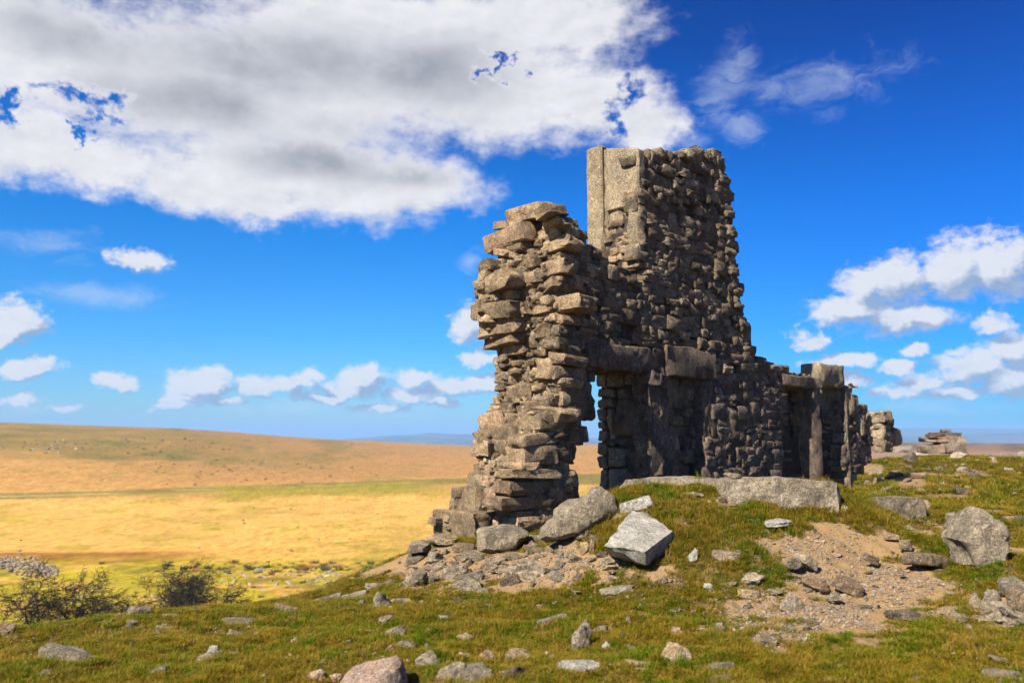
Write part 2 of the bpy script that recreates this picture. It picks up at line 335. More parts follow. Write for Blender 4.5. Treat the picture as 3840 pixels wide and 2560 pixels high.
cc = t.mix(t.m('MULTIPLY', t.step(n1, .44, .60), .55), cc, t.mix(1., cc, (.50, .42, .30), 'MULTIPLY')); cc = t.mix(t.m('MULTIPLY', t.step(n2, .50, .62), .45), cc, t.mix(1., cc, (.70, .62, .5), 'MULTIPLY'))
cc = t.mix(t.m('MULTIPLY', t.step(n2, .48, .36), .35), cc, t.mix(1., cc, (1.35, 1.33, 1.4), 'MULTIPLY')); cc = t.mix(t.m('MULTIPLY', t.step(n3, .52, .64), .35), cc, (.17, .14, .015))
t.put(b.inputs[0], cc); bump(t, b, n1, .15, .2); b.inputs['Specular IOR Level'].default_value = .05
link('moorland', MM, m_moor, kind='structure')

# far hills and the low plain
def hill(name, Yd, prof, depth, colr, seed):
    xs = np.linspace(prof[0][0], prof[-1][0], 260); ys = np.interp(xs, [q[0] for q in prof], [q[1] for q in prof])
    ys = ys+1.2*fbm(xs*.02, xs*0+seed, seed, 4)
    top = np.stack([at(x, y, Yd) for x, y in zip(xs, ys)]); rows = []
    for k in range(22):
        q = k/21.; s = 1-depth*math.cos(q*math.pi)*.5
        zz = -70+(top[:,2]+70)*math.sin(q*math.pi)**.8
        zz = zz+6*fbm(top[:,0]*s*.004, np.full(len(xs), q*6.), seed+4, 4)*math.sin(q*math.pi)*(abs(q-.5) > .05)
        rows.append(np.stack([top[:,0]*s, top[:,1]*s, zz], -1))
    G = np.stack(rows); me = grid_mesh(name, G[...,0], G[...,1], G[...,2]); smooth(me)
    return link(name, me, colr, kind='structure')
m_far, t, b = material('distant farmland'); p = t.pos()
f1 = t.noise(p, .004, 6, .65); vr = t.add('ShaderNodeTexVoronoi'); vr.inputs['Scale'].default_value = .0035; t.put(vr.inputs['Vector'], p)
fc = t.mix(t.step(f1, .4, .6), (.03, .045, .02), (.09, .085, .03)); fc = t.mix(.35, fc, vr.outputs['Color'], 'SOFT_LIGHT'); t.put(b.inputs[0], fc)
hill('hills', 5200, [(600,1016),(780,1010),(850,1004),(900,1000),(940,998),(985,993),(1020,995),(1090,997),(1200,998),(1330,1004),(1500,1012)], .25, m_far, 3)
hill('hills', 4200, [(700,1016),(860,1008),(1000,1005),(1100,1004),(1300,1012),(1500,1016)], .2, m_far, 8)
hill('hills', 6200, [(1800,986),(2000,984),(2150,982),(2300,984),(2500,980),(2700,985)], .4, m_far, 11)
hill('hills', 4300, [(1800,1008),(2050,1004),(2200,998),(2300,994),(2400,992),(2600,990)], .3, m_far, 14)

# ------------------------------------------------------------------ rock library
def disp_mesh(bm, amp, sc, seed, oct_=4):
    off = Vector((seed*3.7, seed*1.3, seed*7.1)); bm.normal_update()
    ns = [(v, v.normal.copy()) for v in bm.verts]
    for v, n in ns:
        q = mnoise.fractal(v.co*sc+off, .8, 2.1, oct_); v.co += n*(q*amp)
def finish(bm, name, ang=32):
    bmesh.ops.triangulate(bm, faces=bm.faces[:]); me = bpy.data.meshes.new(name); bm.to_mesh(me); bm.free(); smooth(me); me.set_sharp_from_angle(angle=R(ang)); return me
def lib_rock(name, seed, kind, cuts=1, amp=.035):
    r = random.Random(seed); bm = bmesh.new()
    if kind == 'block':
        for sx_ in (-1, 1):
            for sy_ in (-1, 1):
                for sz_ in (-1, 1):
                    bm.verts.new((sx_*.5*r.uniform(.78, 1), sy_*.5*r.uniform(.76, 1), sz_*.5*r.uniform(.74, 1.02)))
        for _ in range(5):
            q = [r.uniform(-.36, .36) for _ in range(3)]; a = r.randrange(3); q[a] = r.choice((-.52, .52)); bm.verts.new(q)
        for _ in range(4):
            q = [r.choice((-.44, .44)) for _ in range(3)]; q[r.randrange(3)] = r.uniform(-.3, .3); bm.verts.new([c*1.06 for c in q])
    elif kind == 'slab':
        n = r.randint(6, 8)
        for k in range(n):
            a = (k+r.uniform(-.3, .3))*2*math.pi/n; rd = r.uniform(.42, .55)
            bm.verts.new((rd*math.cos(a), rd*math.sin(a), .5*r.uniform(.5, 1))); bm.verts.new((rd*1.02*math.cos(a+.15), rd*1.02*math.sin(a+.15), -.5*r.uniform(.5, 1)))
    else:
        for _ in range(15):
            v = Vector([r.gauss(0, 1) for _ in range(3)]).normalized(); m = max(abs(c) for c in v); v = v*(.5/(m**.55))*r.uniform(.8, 1); v = Vector([max(-.5, min(.5, c)) for c in v]); bm.verts.new(v)
    res = bmesh.ops.convex_hull(bm, input=bm.verts[:]); 
    bmesh.ops.delete(bm, geom=[e for e in set(res['geom_interior']+res['geom_unused']) if isinstance(e, bmesh.types.BMVert)], context='VERTS')
    bmesh.ops.dissolve_limit(bm, angle_limit=R(9), verts=bm.verts[:], edges=bm.edges[:])
    bmesh.ops.bevel(bm, geom=bm.edges[:], offset=.035, segments=1, affect='EDGES', clamp_overlap=True)
    bmesh.ops.triangulate(bm, faces=bm.faces[:])
    if cuts: bmesh.ops.subdivide_edges(bm, edges=[e for e in bm.edges if e.calc_length() > .16], cuts=cuts, use_grid_fill=True); bmesh.ops.triangulate(bm, faces=bm.faces[:])
    disp_mesh(bm, amp, 3.2, seed)
    return finish(bm, name)
BLOCK = [lib_rock('stone', 100+i, 'block', 1, .07) for i in range(30)]
CHUNK = [lib_rock('rock', 200+i, 'chunk', 3, .10) for i in range(14)]
SLAB = [lib_rock('slab', 300+i, 'slab', 3, .06) for i in range(10)]
PEB = [lib_rock('pebble', 400+i, 'chunk', 0, .03) for i in range(8)]

def granite(name, light, dark, val=(.72, 1.25), lichen=.5, stain=.3, warm=.3, grain=.45, bmp=.6):
    m, t, b = material(name); p = t.pos()
    oi = t.add('ShaderNodeObjectInfo').outputs['Random']; rnd = t.m('FRACT', t.m('ADD', oi, t.attr('tint')))
    r2 = t.m('FRACT', t.m('MULTIPLY', rnd, 17.3)); off = t.add('ShaderNodeCombineXYZ'); t.put(off.inputs[0], t.m('MULTIPLY', rnd, 9.)); t.put(off.inputs[1], t.m('MULTIPLY', r2, 9.))
    q = t.v('ADD', p, off.outputs[0])
    a = t.noise(q, 5, 7, .72); g1_ = t.noise(p, 30, 5, .75); g2_ = t.noise(p, 95, 2, .7)
    c = t.mix(t.step(a, .34, .62), dark, light)
    c = t.mix(t.m('MULTIPLY', t.step(r2, .55, 1.), warm), c, (.34, .19, .095))
    c = t.mix(t.m('MULTIPLY', t.step(g1_, .50, .62), grain), c, (.055, .05, .045)); c = t.mix(t.m('MULTIPLY', t.step(g2_, .52, .62), grain), c, (.66, .60, .50))
    li = t.noise(q, 8, 6, .72); c = t.mix(t.m('MULTIPLY', t.step(li, .57, .68), lichen), c, (.46, .45, .38))
    ly = t.noise(q, 3.1, 7, .75); c = t.mix(t.m('MULTIPLY', t.step(ly, .62, .72), lichen*.8), c, (.20, .19, .05))
    st = t.noise(t.v('MULTIPLY', p, (1, 1, .6)), 3.6, 7, .75); c = t.mix(t.m('MULTIPLY', t.step(st, .47, .60), stain), c, (.030, .026, .022)); cr_ = t.noise(q, 6.5, 8, .8, 1.2); c = t.mix(t.m('MULTIPLY', t.step(t.m('ABSOLUTE', t.m('SUBTRACT', cr_, .5)), .035, .0), .55), c, (.02, .016, .012))
    hv = t.add('ShaderNodeHueSaturation'); t.put(hv.inputs['Color'], c); t.put(hv.inputs['Value'], t.m('ADD', val[0], t.m('MULTIPLY', rnd, val[1]-val[0]))); t.put(b.inputs[0], hv.outputs[0])
    mid = t.noise(q, 11, 7, .75); bump(t, b, t.m('ADD', t.m('MULTIPLY', mid, 1.3), t.m('MULTIPLY', g1_, .5)), min(1, bmp*1.35), .06)
    return m
M_END = granite('dusty sunlit tan granite', (0.3663, 0.244, 0.1154), (0.1636, 0.09898, 0.04438), (.6, 1.3), lichen=.45, stain=.5, warm=.5)  # broken end: mortar dust plus the sun's warmth painted into the tan
M_FRONT = granite('dark lichened granite', (0.2241, 0.1539, 0.07678), (0.08963, 0.06156, 0.03185), (.5, 1.35), lichen=.42, stain=.5, warm=.35)  # darker copy for the front face, part of its shade in the colour
M_LOW = granite('dark brown granite', (0.1913, 0.1232, 0.07198), (0.06377, 0.04081, 0.02617), (.5, 1.4), lichen=.35, stain=.6, warm=.3)  # darker brown stone, mostly for the lower wall
M_DRESS = granite('dressed granite', (0.2518, 0.1762, 0.08389), (0.1407, 0.09676, 0.04626), (.9, 1.05), lichen=.3, stain=.25, warm=0, grain=.6, bmp=.4)
M_DRESSD = granite('dark dressed granite', (0.1885, 0.1157, 0.06653), (0.06619, 0.04133, 0.02662), (.9, 1.1), lichen=.45, stain=.6, warm=.2, bmp=.9)
M_BOUL = granite('grey boulder granite', (0.3885, 0.305, 0.1935), (0.1785, 0.132, 0.0792), (.7, 1.2), lichen=.3, stain=.5, warm=.25, grain=.42, bmp=.95)
M_PALE = granite('pale granite', (0.5625, 0.5187, 0.4312), (0.35, 0.3187, 0.2625), (1, 1.02), lichen=.2, stain=.22, warm=0, grain=.45, bmp=.9)
M_PINK = granite('pink granite', (0.3624, 0.1882, 0.09758), (0.3067, 0.2161, 0.1533), (1, 1.02), lichen=.2, stain=.1, warm=0, grain=.7)
M_RED = granite('reddish stone', (.20, .09, .055), (.12, .06, .045), (.9, 1.05), lichen=.2, stain=.4, warm=0)
m_core, t, b = material('earth mortar'); p = t.pos(); n1 = t.noise(p, 6, 6, .7); n2 = t.noise(p, 40, 4, .7)
t.put(b.inputs[0], t.mix(t.step(n2, .4, .65), t.mix(n1, (.16, .095, .05), (.34, .20, .105)), (.10, .07, .045))); bump(t, b, t.m('ADD', n2, n1), .9, .05)
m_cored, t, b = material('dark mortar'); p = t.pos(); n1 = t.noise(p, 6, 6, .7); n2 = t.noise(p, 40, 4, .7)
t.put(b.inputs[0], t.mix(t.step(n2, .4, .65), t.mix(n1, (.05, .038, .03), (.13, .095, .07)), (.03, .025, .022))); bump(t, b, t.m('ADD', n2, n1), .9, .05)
m_plaster, t, b = material('old lime render'); p = t.pos(); n1 = t.noise(p, 3.2, 7, .7); n2 = t.noise(p, 26, 5, .7); n3 = t.noise(t.v('MULTIPLY', p, (1,1,.3)), 7, 5, .7)
cpl = t.mix(t.step(n1, .38, .6), (0.05227, 0.03834, 0.02788), (0.1533, 0.1045, 0.06621)); cpl = t.mix(t.m('MULTIPLY', t.step(n2, .5, .68), .5), cpl, (0.03485, 0.02788, 0.02649)); cpl = t.mix(t.m('MULTIPLY', t.step(n3, .60, .70), .6), cpl, (0.2509, 0.2439, 0.2509))
t.put(b.inputs[0], cpl); bump(t, b, t.m('ADD', n2, n1), .8, .03)

# ------------------------------------------------------------------ the ruined wall: local axes X along the wall, Y into it, Z up
TH = math.atan((4976-1920)/FPX*math.cos(PH))
UV = np.array([math.sin(TH), math.cos(TH), 0]); TV = np.array([-math.cos(TH), math.sin(TH), 0])
d0 = ray(2008, 1984); ORG = d0*(-1.06/d0[2])
def front(px, py, tt=0.):                        # photo pixel -> (u, z) on the wall's front plane, set back by tt
    d = ray(px, py); s = (ORG@TV+tt)/(d@TV); q = d*s-ORG; return q@UV, q[2]
def endp(px, py, u):                             # photo pixel -> (t, z) on a plane across the wall
    d = ray(px, py); s = (ORG@UV+u)/(d@UV); q = d*s-ORG; return q@TV, q[2]
def fd(x, y): return front(x/DISP, y/DISP)
WT_ = .92
ruin = bpy.data.objects.new('ruined_wall', None); COL.objects.link(ruin); ruin.location = ORG; ruin.rotation_euler = (0, 0, math.pi/2-TH)
ruin['label'] = 'tall ruined granite house wall with chimney stack, doorways and broken left end'; ruin['category'] = 'ruin'
STONES = []                                      # (mesh, centre, scale, euler, material, rank)
def stone(lib, c, s, e, mat, rank=None, root=None):
    cw = ORG+UV*c[0]+TV*c[1]; dist = math.hypot(cw[0], cw[1])
    STONES.append((random.choice(lib), c, s, e, mat, rank if rank is not None else (s[0]+s[1]*.4)*s[2]/dist**2, root or ruin))
def J(a): return random.uniform(-a, a)

# broken left end: outline of each height, read as (display y, left edge x, near corner x)
PROF = [(455,1153,1240),(470,1153,1245),(500,1150,1262),(520,1135,1290),(545,1108,1300),(560,1118,1303),(600,1112,1300),(620,1108,1298),(632,1082,1296),(655,1082,1293),(668,1100,1292),(690,1098,1290),(700,1082,1290),
 (725,1088,1290),(745,1097,1290),(762,1112,1287),(780,1125,1285),(800,1135,1282),(850,1140,1284),(905,1140,1280),(935,1130,1275),(955,1107,1260),(975,1103,1246),(995,1098,1238),(1010,1090,1232),(1025,1083,1228),
 (1045,1097,1216),(1085,1095,1195),(1110,1072,1183),(1125,1065,1184),(1140,1036,1182),(1180,1038,1186),(1195,1000,1190),(1240,995,1195)]
PY = np.array([q[0] for q in PROF]); PL = np.array([q[1] for q in PROF]); PC = np.array([q[2] for q in PROF])
def solve_u(x, y, tt): return front(x/DISP, y/DISP, tt)
ZP = []; 
for yy in np.arange(455, 1241, 5.):
    uc, zc_ = solve_u(np.interp(yy, PY, PC), yy, 0.); ul, zl = solve_u(np.interp(yy, PY, PL), yy, WT_); ZP.append((zc_, uc, ul))
ZP = np.array(ZP)[::-1]
def u_end(tt, z):
    zz = z; uc = np.interp(zz, ZP[:,0], ZP[:,1]); ul = np.interp(zz, ZP[:,0], ZP[:,2]); k = np.clip(tt/WT_, 0, 1); return uc+(ul-uc)*k
# right edge of the first pier = left edge of the big opening (display px)
OPR = [(850,1364),(960,1366),(962,1330),(1000,1342),(1050,1322),(1090,1312),(1150,1322),(1215,1322)]
OPR = [(840,1364),(900,1364),(945,1364),(958,1350),(966,1338),(1005,1338),(1012,1326),(1050,1326),(1058,1306),(1075,1305),(1090,1316),(1120,1320),(1140,1322),(1215,1330)]
OZ = []
for y, x in OPR:
    u_, z_ = fd(x, y); OZ.append((z_, u_))
OZ = np.array(OZ)[::-1]
def u_open(z): return np.interp(z, OZ[:,0], OZ[:,1])

EA = """452,485,700,650,0 700,520,795,610,20 385,630,520,705,-8 500,625,600,680,0 300,725,610,790,4 640,700,830,780,0 745,620,860,700,12 470,785,610,880,0 690,785,915,885,10 610,770,720,830,0
380,840,480,910,-15 400,900,640,1010,0 300,930,400,1020,0 350,1000,500,1060,3 210,1045,485,1150,8 660,930,880,1065,5 490,1030,660,1110,0 400,1160,550,1230,0 220,1250,490,1345,-3
560,1180,700,1260,15 700,1195,800,1270,0 770,1200,1015,1315,4 480,1270,610,1350,10 270,1380,530,1460,5 610,1280,760,1330,5 330,1470,560,1550,6 580,1430,700,1560,0 720,1340,850,1400,10
860,1420,980,1490,0 850,1510,1050,1568,-4 340,1160,420,1235,0 270,1340,360,1400,0 690,1100,840,1195,30 560,1120,680,1180,-20 910,640,1010,720,0 600,840,700,890,0 820,880,900,930,0
630,875,760,935,8 560,1345,660,1430,0 700,1400,800,1500,0 800,1340,920,1410,0""".split()
EB = """500,85,640,150,6 440,165,545,215,0 440,250,560,335,0 560,230,680,305,-6 690,225,820,290,0 640,80,770,145,0 540,160,630,230,0 650,150,790,220,-8 830,225,1040,300,0 455,335,675,450,3 700,345,765,400,0
680,385,765,450,10 480,450,570,520,0 405,460,485,530,0 570,450,720,570,0 680,470,860,550,-20 335,535,480,640,10 480,525,580,600,-8 730,545,905,640,3 320,640,550,700,6 550,585,690,660,-5 625,650,910,725,-6
290,720,420,790,0 420,700,500,780,0 480,675,640,810,-12 640,730,860,855,0 320,830,560,895,2 600,840,725,890,0 325,900,410,950,0 440,900,560,960,5 555,880,860,960,2 245,960,470,1030,-10 350,1030,510,1090,6
525,955,800,1055,0 150,1035,360,1190,6 350,1085,450,1150,15 475,1055,690,1155,0 690,1040,830,1150,10 350,1150,480,1200,0 595,1150,700,1280,0 720,1130,880,1280,-4 35,1190,320,1320,0 320,1200,450,1260,-12
785,130,900,200,-10 880,80,1000,140,0 780,290,880,350,0 760,390,840,450,-20 620,640,670,700,0 560,830,620,880,0 410,950,520,1000,8 800,1010,880,1100,0 320,790,420,825,0 450,340,520,380,0 480,1210,600,1280,0 640,60,760,90,0
860,300,1000,400,0 870,380,960,470,0 700,560,740,640,0 590,760,650,830,0""".split()
def end_stones(lst, zone):
    for it in lst:
        x0, y0, x1, y1, tl = map(float, it.split(','))
        a, b_ = src(zone, x0, y0); c_, d_ = src(zone, x1, y1); xm, ym = (a+c_)/2, (b_+d_)/2
        # find the u where the outline plane meets this stone
        u = .4
        for _ in range(12):
            tt, z = endp(xm, ym, u); u = u*.4+.6*float(u_end(tt, z))
        tt, z = endp(xm, ym, u)
        if tt < .0: # belongs to the front face
            t0, zz0 = front(a, d_); t1, zz1 = front(c_, b_); wz = abs(zz1-zz0); wu = abs(t1-t0)
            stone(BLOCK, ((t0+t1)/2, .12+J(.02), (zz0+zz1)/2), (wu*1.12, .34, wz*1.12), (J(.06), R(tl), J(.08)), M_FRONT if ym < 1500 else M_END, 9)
            continue
        ta, za = endp(a, d_, u); tb, zb = endp(c_, b_, u); wt = abs(tb-ta); wz = max(abs(zb-za), .27*wt)
        near_edge = tt > WT_-.3 or tt < .25
        ln = random.uniform(.34, .5); pr = J(.03)+(.03 if near_edge else -.02)
        stone(BLOCK, (u+ln/2-pr, tt, z), (ln, wt*1.12, wz*1.3), (R(-tl*.9)+J(.03), J(.10), J(.14)), M_END, 9)
end_stones(EA, 'A'); end_stones(EB, 'B')
# packing stones behind and between the faces of the broken end
z = .02
while z < 3.95:
    h = random.uniform(.08, .16); tt = .06
    while tt < WT_-.02:
        wd = random.uniform(.10, .20); u = float(u_end(tt+wd/2, z+h/2)); lim = 3.35 if tt > .3 else 3.3
        top_z = np.interp(tt, [0, .3, .55, .95], [3.1, 3.25, 3.42, 3.36])
        if z+h < top_z:
            stone(BLOCK, (u+.17+random.uniform(-.02, .07), tt+wd/2, z+h/2), (.3, wd*1.1, h*1.08), (J(.12), J(.12), J(.2)), M_END, 5)
        tt += wd
    z += h*.93

for _ in range(420):
    z = random.uniform(0, 3.35); tt = random.uniform(.04, WT_-.04); h = random.uniform(.045, .09)
    stone(BLOCK+CHUNK, (float(u_end(tt, z))+random.uniform(.03, .13), tt, z), (random.uniform(.1, .2), h*random.uniform(1.2, 2.4), h), (J(.3), J(.2), J(.5)), M_END, 0)
# front face masks in (u, z)
def poly(*p): return np.array([fd(x, y) for x, y in p])
def inside(P, u, z):
    c = False; n = len(P); j = n-1
    for i in range(n):
        if (P[i,1] > z) != (P[j,1] > z) and u < (P[j,0]-P[i,0])*(z-P[i,1])/(P[j,1]-P[i,1])+P[i,0]: c = not c
        j = i
    return c
F_ALL = [(1262,505),(1290,522),(1345,528),(1352,560),(1385,585),(1402,622),(1470,636),(1474,560),(1468,345),(1490,350),(1540,342),(1565,352),(1590,346),(1612,340),(1632,352),(1655,352),(1668,400),(1680,440),(1684,500),(1690,590),
 (1698,650),(1706,720),(1722,755),(1730,800),(1726,822),(1762,836),(1795,850),(1885,868),(1945,884),(1952,890),(1972,930),(1985,930),(1998,952),(2006,960),(2006,1060),(1960,1106),(1740,1145),(1240,1225),(1182,1222),(1182,1130),(1215,1045),(1246,975),(1280,905),(1284,850),(1280,800),(1290,745),(1295,650),(1300,545)]
FA = poly(*F_ALL)
OP1 = poly((1364,846),(1500,849),(1492,1200),(1330,1220),(1322,1140),(1312,1090),(1304,1070),(1326,1050),(1338,1000),(1350,958),(1364,945))
FACE_LINT1 = poly((1348,790),(1500,797),(1500,852),(1348,850)); LINT2 = poly((1510,798),(1640,798),(1640,870),(1530,868)); POST1 = poly((1490,797),(1545,797),(1548,1200),(1490,1200))
REC = poly((1545,866),(1630,870),(1630,1160),(1545,1180)); DOOR = poly((1797,886),(1880,890),(1885,1150),(1800,1160)); LINT3 = poly((1793,858),(1882,870),(1882,892),(1793,888)); POST3 = poly((1862,868),(1886,868),(1893,1150),(1868,1150))
WIN4 = poly((1886,870),(1944,884),(1948,1150),(1893,1150))
HOLES_ = [OP1, FACE_LINT1, LINT2, POST1, REC, DOOR, LINT3, POST3, WIN4]
# dark sockets and missing stones on the front face (display px)
SOCK = [fd(*dsp('D', 430, 40)), fd(*dsp('D', 430, 90)), fd(*dsp('C', 870, 590)), fd(*dsp('D', 800, 60)), fd(*dsp('C', 860, 560)), fd(*dsp('D', 760, 240))]
TOWER_L = fd(1470, 500)[0]
z = -.25
while z < 5.75:
    lowz = z < 1.9
    h = random.choice([.09, .11, .13, .16, .20]) if not lowz else random.choice([.11, .14, .18, .22]); u = -.1+J(.1)
    while u < 11.5:
        wd = h*random.uniform(.85, 2.3); wd = max(.10, min(.42, wd)); wob = .05*math.sin(u*1.7+z*3)+.03*math.sin(u*4.1)
        um, zm = u+wd/2, z+h/2+wob
        if inside(FA, um, zm) and not any(inside(Hh, um, zm) for Hh in HOLES_) and um > float(np.interp(zm, ZP[:,0], ZP[:,1]))+.12:
            if not any(math.hypot((um-q[0])*.8, zm-q[1]) < .1 for q in SOCK):
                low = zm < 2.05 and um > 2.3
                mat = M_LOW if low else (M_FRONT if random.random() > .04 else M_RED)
                pr = random.uniform(-.025, .04) if not low else random.uniform(-.015, .02)
                parts_ = [(um, zm, wd, h)]
                if h >= .16 and random.random() < .42: k = random.uniform(.38, .62); parts_ = [(um, zm-h/2+h*k/2, wd, h*k), (um, zm+h/2-h*(1-k)/2, wd, h*(1-k))]
                if wd > .3 and h < .16 and random.random() < .3: parts_ = [(um-wd/4, zm, wd/2, h), (um+wd/4, zm+J(.02), wd/2, h*1.1)]
                for (a, b_, c_, d_) in parts_:
                    dp = random.uniform(.22, .34)
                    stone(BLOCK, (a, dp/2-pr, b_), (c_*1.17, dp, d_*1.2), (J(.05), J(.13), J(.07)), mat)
        u += wd
    z += h*.97
# right-hand edge of the stack and its back: stones that build the outer corner
for yy in range(352, 830, 11):
    xe = np.interp(yy, [345,400,440,500,590,650,720,755,800,830], [1650,1664,1675,1680,1686,1694,1702,1716,1724,1724]); ue, ze = fd(xe, yy)
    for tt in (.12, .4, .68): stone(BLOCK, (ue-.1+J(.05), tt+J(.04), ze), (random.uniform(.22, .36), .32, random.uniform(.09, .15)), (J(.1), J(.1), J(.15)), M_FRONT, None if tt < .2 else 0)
# top courses (uneven heads)
def top_row(pts_, t_list=(.15, .45, .75)):
    for (x, y, wpx, hpx) in pts_:
        uu, zz = fd(x, y)
        for tt in t_list: stone(BLOCK, (uu+J(.04), tt+J(.05), zz-hpx*.0029+(0 if tt < .2 else J(.05)-.05)), (wpx*.0078, .34, hpx*.0062), (J(.1), J(.1), J(.3)), M_FRONT, None if tt < .2 else 0)
top_row([(1480,355,22,22),(1500,350,26,26),(1522,342,24,30),(1545,350,26,26),(1568,352,24,20),(1590,349,22,24),(1610,343,30,34),(1632,354,24,22),(1647,356,26,26),
         (1365,560,20,20),(1378,590,22,20),(1400,628,26,16),(1425,632,26,14),(1450,634,26,18),(1310,520,28,22),(1335,528,26,20),(1742,830,22,18),(1762,834,22,18),(1778,842,26,22)])

def grid_core(name, mask_fn, u0, u1, z0, z1, t0, t1, mat, cell=.08, amp=.045):
    nu = int((u1-u0)/cell)+1; nz = int((z1-z0)/cell)+1; vm = {}; co = []; fs_ = []
    def V(i, k, side):
        key = (i, k, side)
        if key not in vm:
            u, z = u0+i*cell, z0+k*cell; nn = mnoise.fractal(Vector((u*3, z*3, side*5.)), .8, 2, 4)
            vm[key] = len(co); co.append((u+.02*math.sin(z*31+u*7), (t0 if side == 0 else t1)+nn*amp, z+.02*math.sin(u*29)))
        return vm[key]
    M = [[mask_fn(u0+(i+.5)*cell, z0+(k+.5)*cell) for k in range(nz)] for i in range(nu)]
    g_ = lambda i, k: 0 <= i < nu and 0 <= k < nz and M[i][k]
    for i in range(nu):
        for k in range(nz):
            if not M[i][k]: continue
            fs_.append((V(i,k,0), V(i+1,k,0), V(i+1,k+1,0), V(i,k+1,0))); fs_.append((V(i,k,1), V(i,k+1,1), V(i+1,k+1,1), V(i+1,k,1)))
            if not g_(i-1,k): fs_.append((V(i,k,0), V(i,k+1,0), V(i,k+1,1), V(i,k,1)))
            if not g_(i+1,k): fs_.append((V(i+1,k,0), V(i+1,k,1), V(i+1,k+1,1), V(i+1,k+1,0)))
            if not g_(i,k-1): fs_.append((V(i,k,0), V(i,k,1), V(i+1,k,1), V(i+1,k,0)))
            if not g_(i,k+1): fs_.append((V(i,k+1,0), V(i+1,k+1,0), V(i+1,k+1,1), V(i,k+1,1)))
    me = bpy.data.meshes.new(name); me.from_pydata(co, [], fs_); me.update()
    return link(name, me, mat, ruin)
grid_core('mortar_core', lambda u, z: inside(FA, u+.04, z+.05) and inside(FA, u-.06, z+.09) and u > 1.2 and not any(inside(Hh, u, z) for Hh in (OP1, REC, DOOR, WIN4)) and not (z < 1.95 and u < 2.3), 1.2, 11.6, -.4, 5.7, .10, WT_-.08, m_cored)
grid_core('recess_backing', lambda u, z: inside(REC, u, z), 2.5, 4.2, -.4, 2.1, .42, WT_-.08, m_cored)
# pier core, lofted so that it follows the broken end
bm = bmesh.new(); rows = []
for z in np.arange(-.3, 3.55, .09):
    ur = min(1.5, float(u_open(z))-.08) if z < 1.93 else 1.5
    loop = []
    for k in range(7): tt = .08+(WT_-.16)*k/6; loop.append((float(u_end(tt, z))+.11, tt))
    for k in range(7): tt = WT_-.08-(WT_-.16)*k/6; loop.append((ur, tt))
    rows.append([bm.verts.new((a+.04*mnoise.noise(Vector((a*6, c_*6, z*6))), c_+.03*mnoise.noise(Vector((a*6+9, c_*6, z*6))), z)) for a, c_ in loop])
for r0, r1 in zip(rows, rows[1:]):
    for i in range(len(r0)): j = (i+1) % len(r0); bm.faces.new((r0[i], r1[i], r1[j], r0[j]))
bm.faces.new(rows[-1]); me = bpy.data.meshes.new('mortar'); bm.to_mesh(me); bm.free(); link('pier_core', me, m_core, ruin)
# stones of the opening's near jamb (seen edge-on)
z = 0.
while z < 1.9:
    h = random.uniform(.10, .2); uo = float(u_open(z+h/2))
    for tt in (.16, .46, .76): stone(BLOCK, (uo-.17+J(.025), tt+J(.03), z+h/2), (.36, .32, h*1.1), (J(.05), J(.08), J(.08)), M_FRONT if tt < .2 else M_END, 6 if tt < .2 else 1)
    z += h*.95

def block(name, u0, u1, t0, t1, z0, z1, mat, seed=0, amp=.02, lean=0., cuts=5, label=None, parent=None, bev=.025):
    bm = bmesh.new(); bmesh.ops.create_cube(bm, size=1)
    sx_, sy_, sz_ = u1-u0, t1-t0, z1-z0
    for v in bm.verts: v.co = Vector((v.co.x*sx_, v.co.y*sy_, v.co.z*sz_))
    bmesh.ops.bevel(bm, geom=bm.edges[:], offset=bev, segments=1, affect='EDGES')
    L = max(sx_, sy_, sz_)/cuts
    for _ in range(4):
        le = [e for e in bm.edges if e.calc_length() > L]
        if not le: break
        bmesh.ops.subdivide_edges(bm, edges=le, cuts=1, use_grid_fill=True)
    bmesh.ops.triangulate(bm, faces=bm.faces[:])
    c0 = Vector(((u0+u1)/2, (t0+t1)/2, (z0+z1)/2))
    off = Vector((seed*3.1, seed*5.7, 0))
    for v in bm.verts:
        q = (v.co+off); v.co += Vector((mnoise.fractal(q*4, .9, 2.1, 5), mnoise.fractal(q*4+Vector((9,0,0)), .9, 2.1, 5), mnoise.fractal(q*4+Vector((0,9,0)), .9, 2.1, 5)))*amp
        v.co.x += v.co.z*lean
    me = finish(bm, name, 40); o = link(name, me, mat, parent or ruin); o.location = c0
    if label: o['label'] = label
    return o
def fblock(name, x0, y0, x1, y1, t0, t1, mat, **k):
    ym = (y0+y1)/2; a = fd(x0, ym)[0]; c_ = fd(x1, ym)[0]; b_ = fd((x0+x1)/2, y1)[1]; d_ = fd((x0+x1)/2, y0)[1]
    return block(name, a, c_, t0, t1, b_, d_, mat, **k)
# lintels, posts and the flue
fblock('lintel', 1346, 791, 1500, 850, -.02, .50, M_DRESSD, seed=1, amp=.045, label='dark lintel over the open doorway')
fblock('lintel', 1527, 798, 1641, 868, -.025, .40, M_DRESSD, seed=2, amp=.035, label='black stained lintel over the blocked fireplace')
fblock('lintel', 1795, 862, 1884, 890, -.04, .50, M_DRESSD, seed=3, amp=.025, label='thin lintel over the far doorway')
fblock('jamb_post', 1491, 852, 1543, 1150, .01, .26, M_DRESSD, seed=4, amp=.05)
fblock('plaster', 1499, 797, 1528, 866, -.01, .26, m_plaster, seed=44, amp=.03)
fblock('jamb_post', 1866, 892, 1889, 1140, .0, .26, M_DRESSD, seed=5, amp=.045)
fblock('jamb_post', 1945, 886, 1953, 1150, -.02, .3, M_DRESSD, seed=6, amp=.02)
fblock('fireplace_post', 1620, 872, 1648, 1150, .02, .40, M_DRESSD, seed=7, amp=.03)
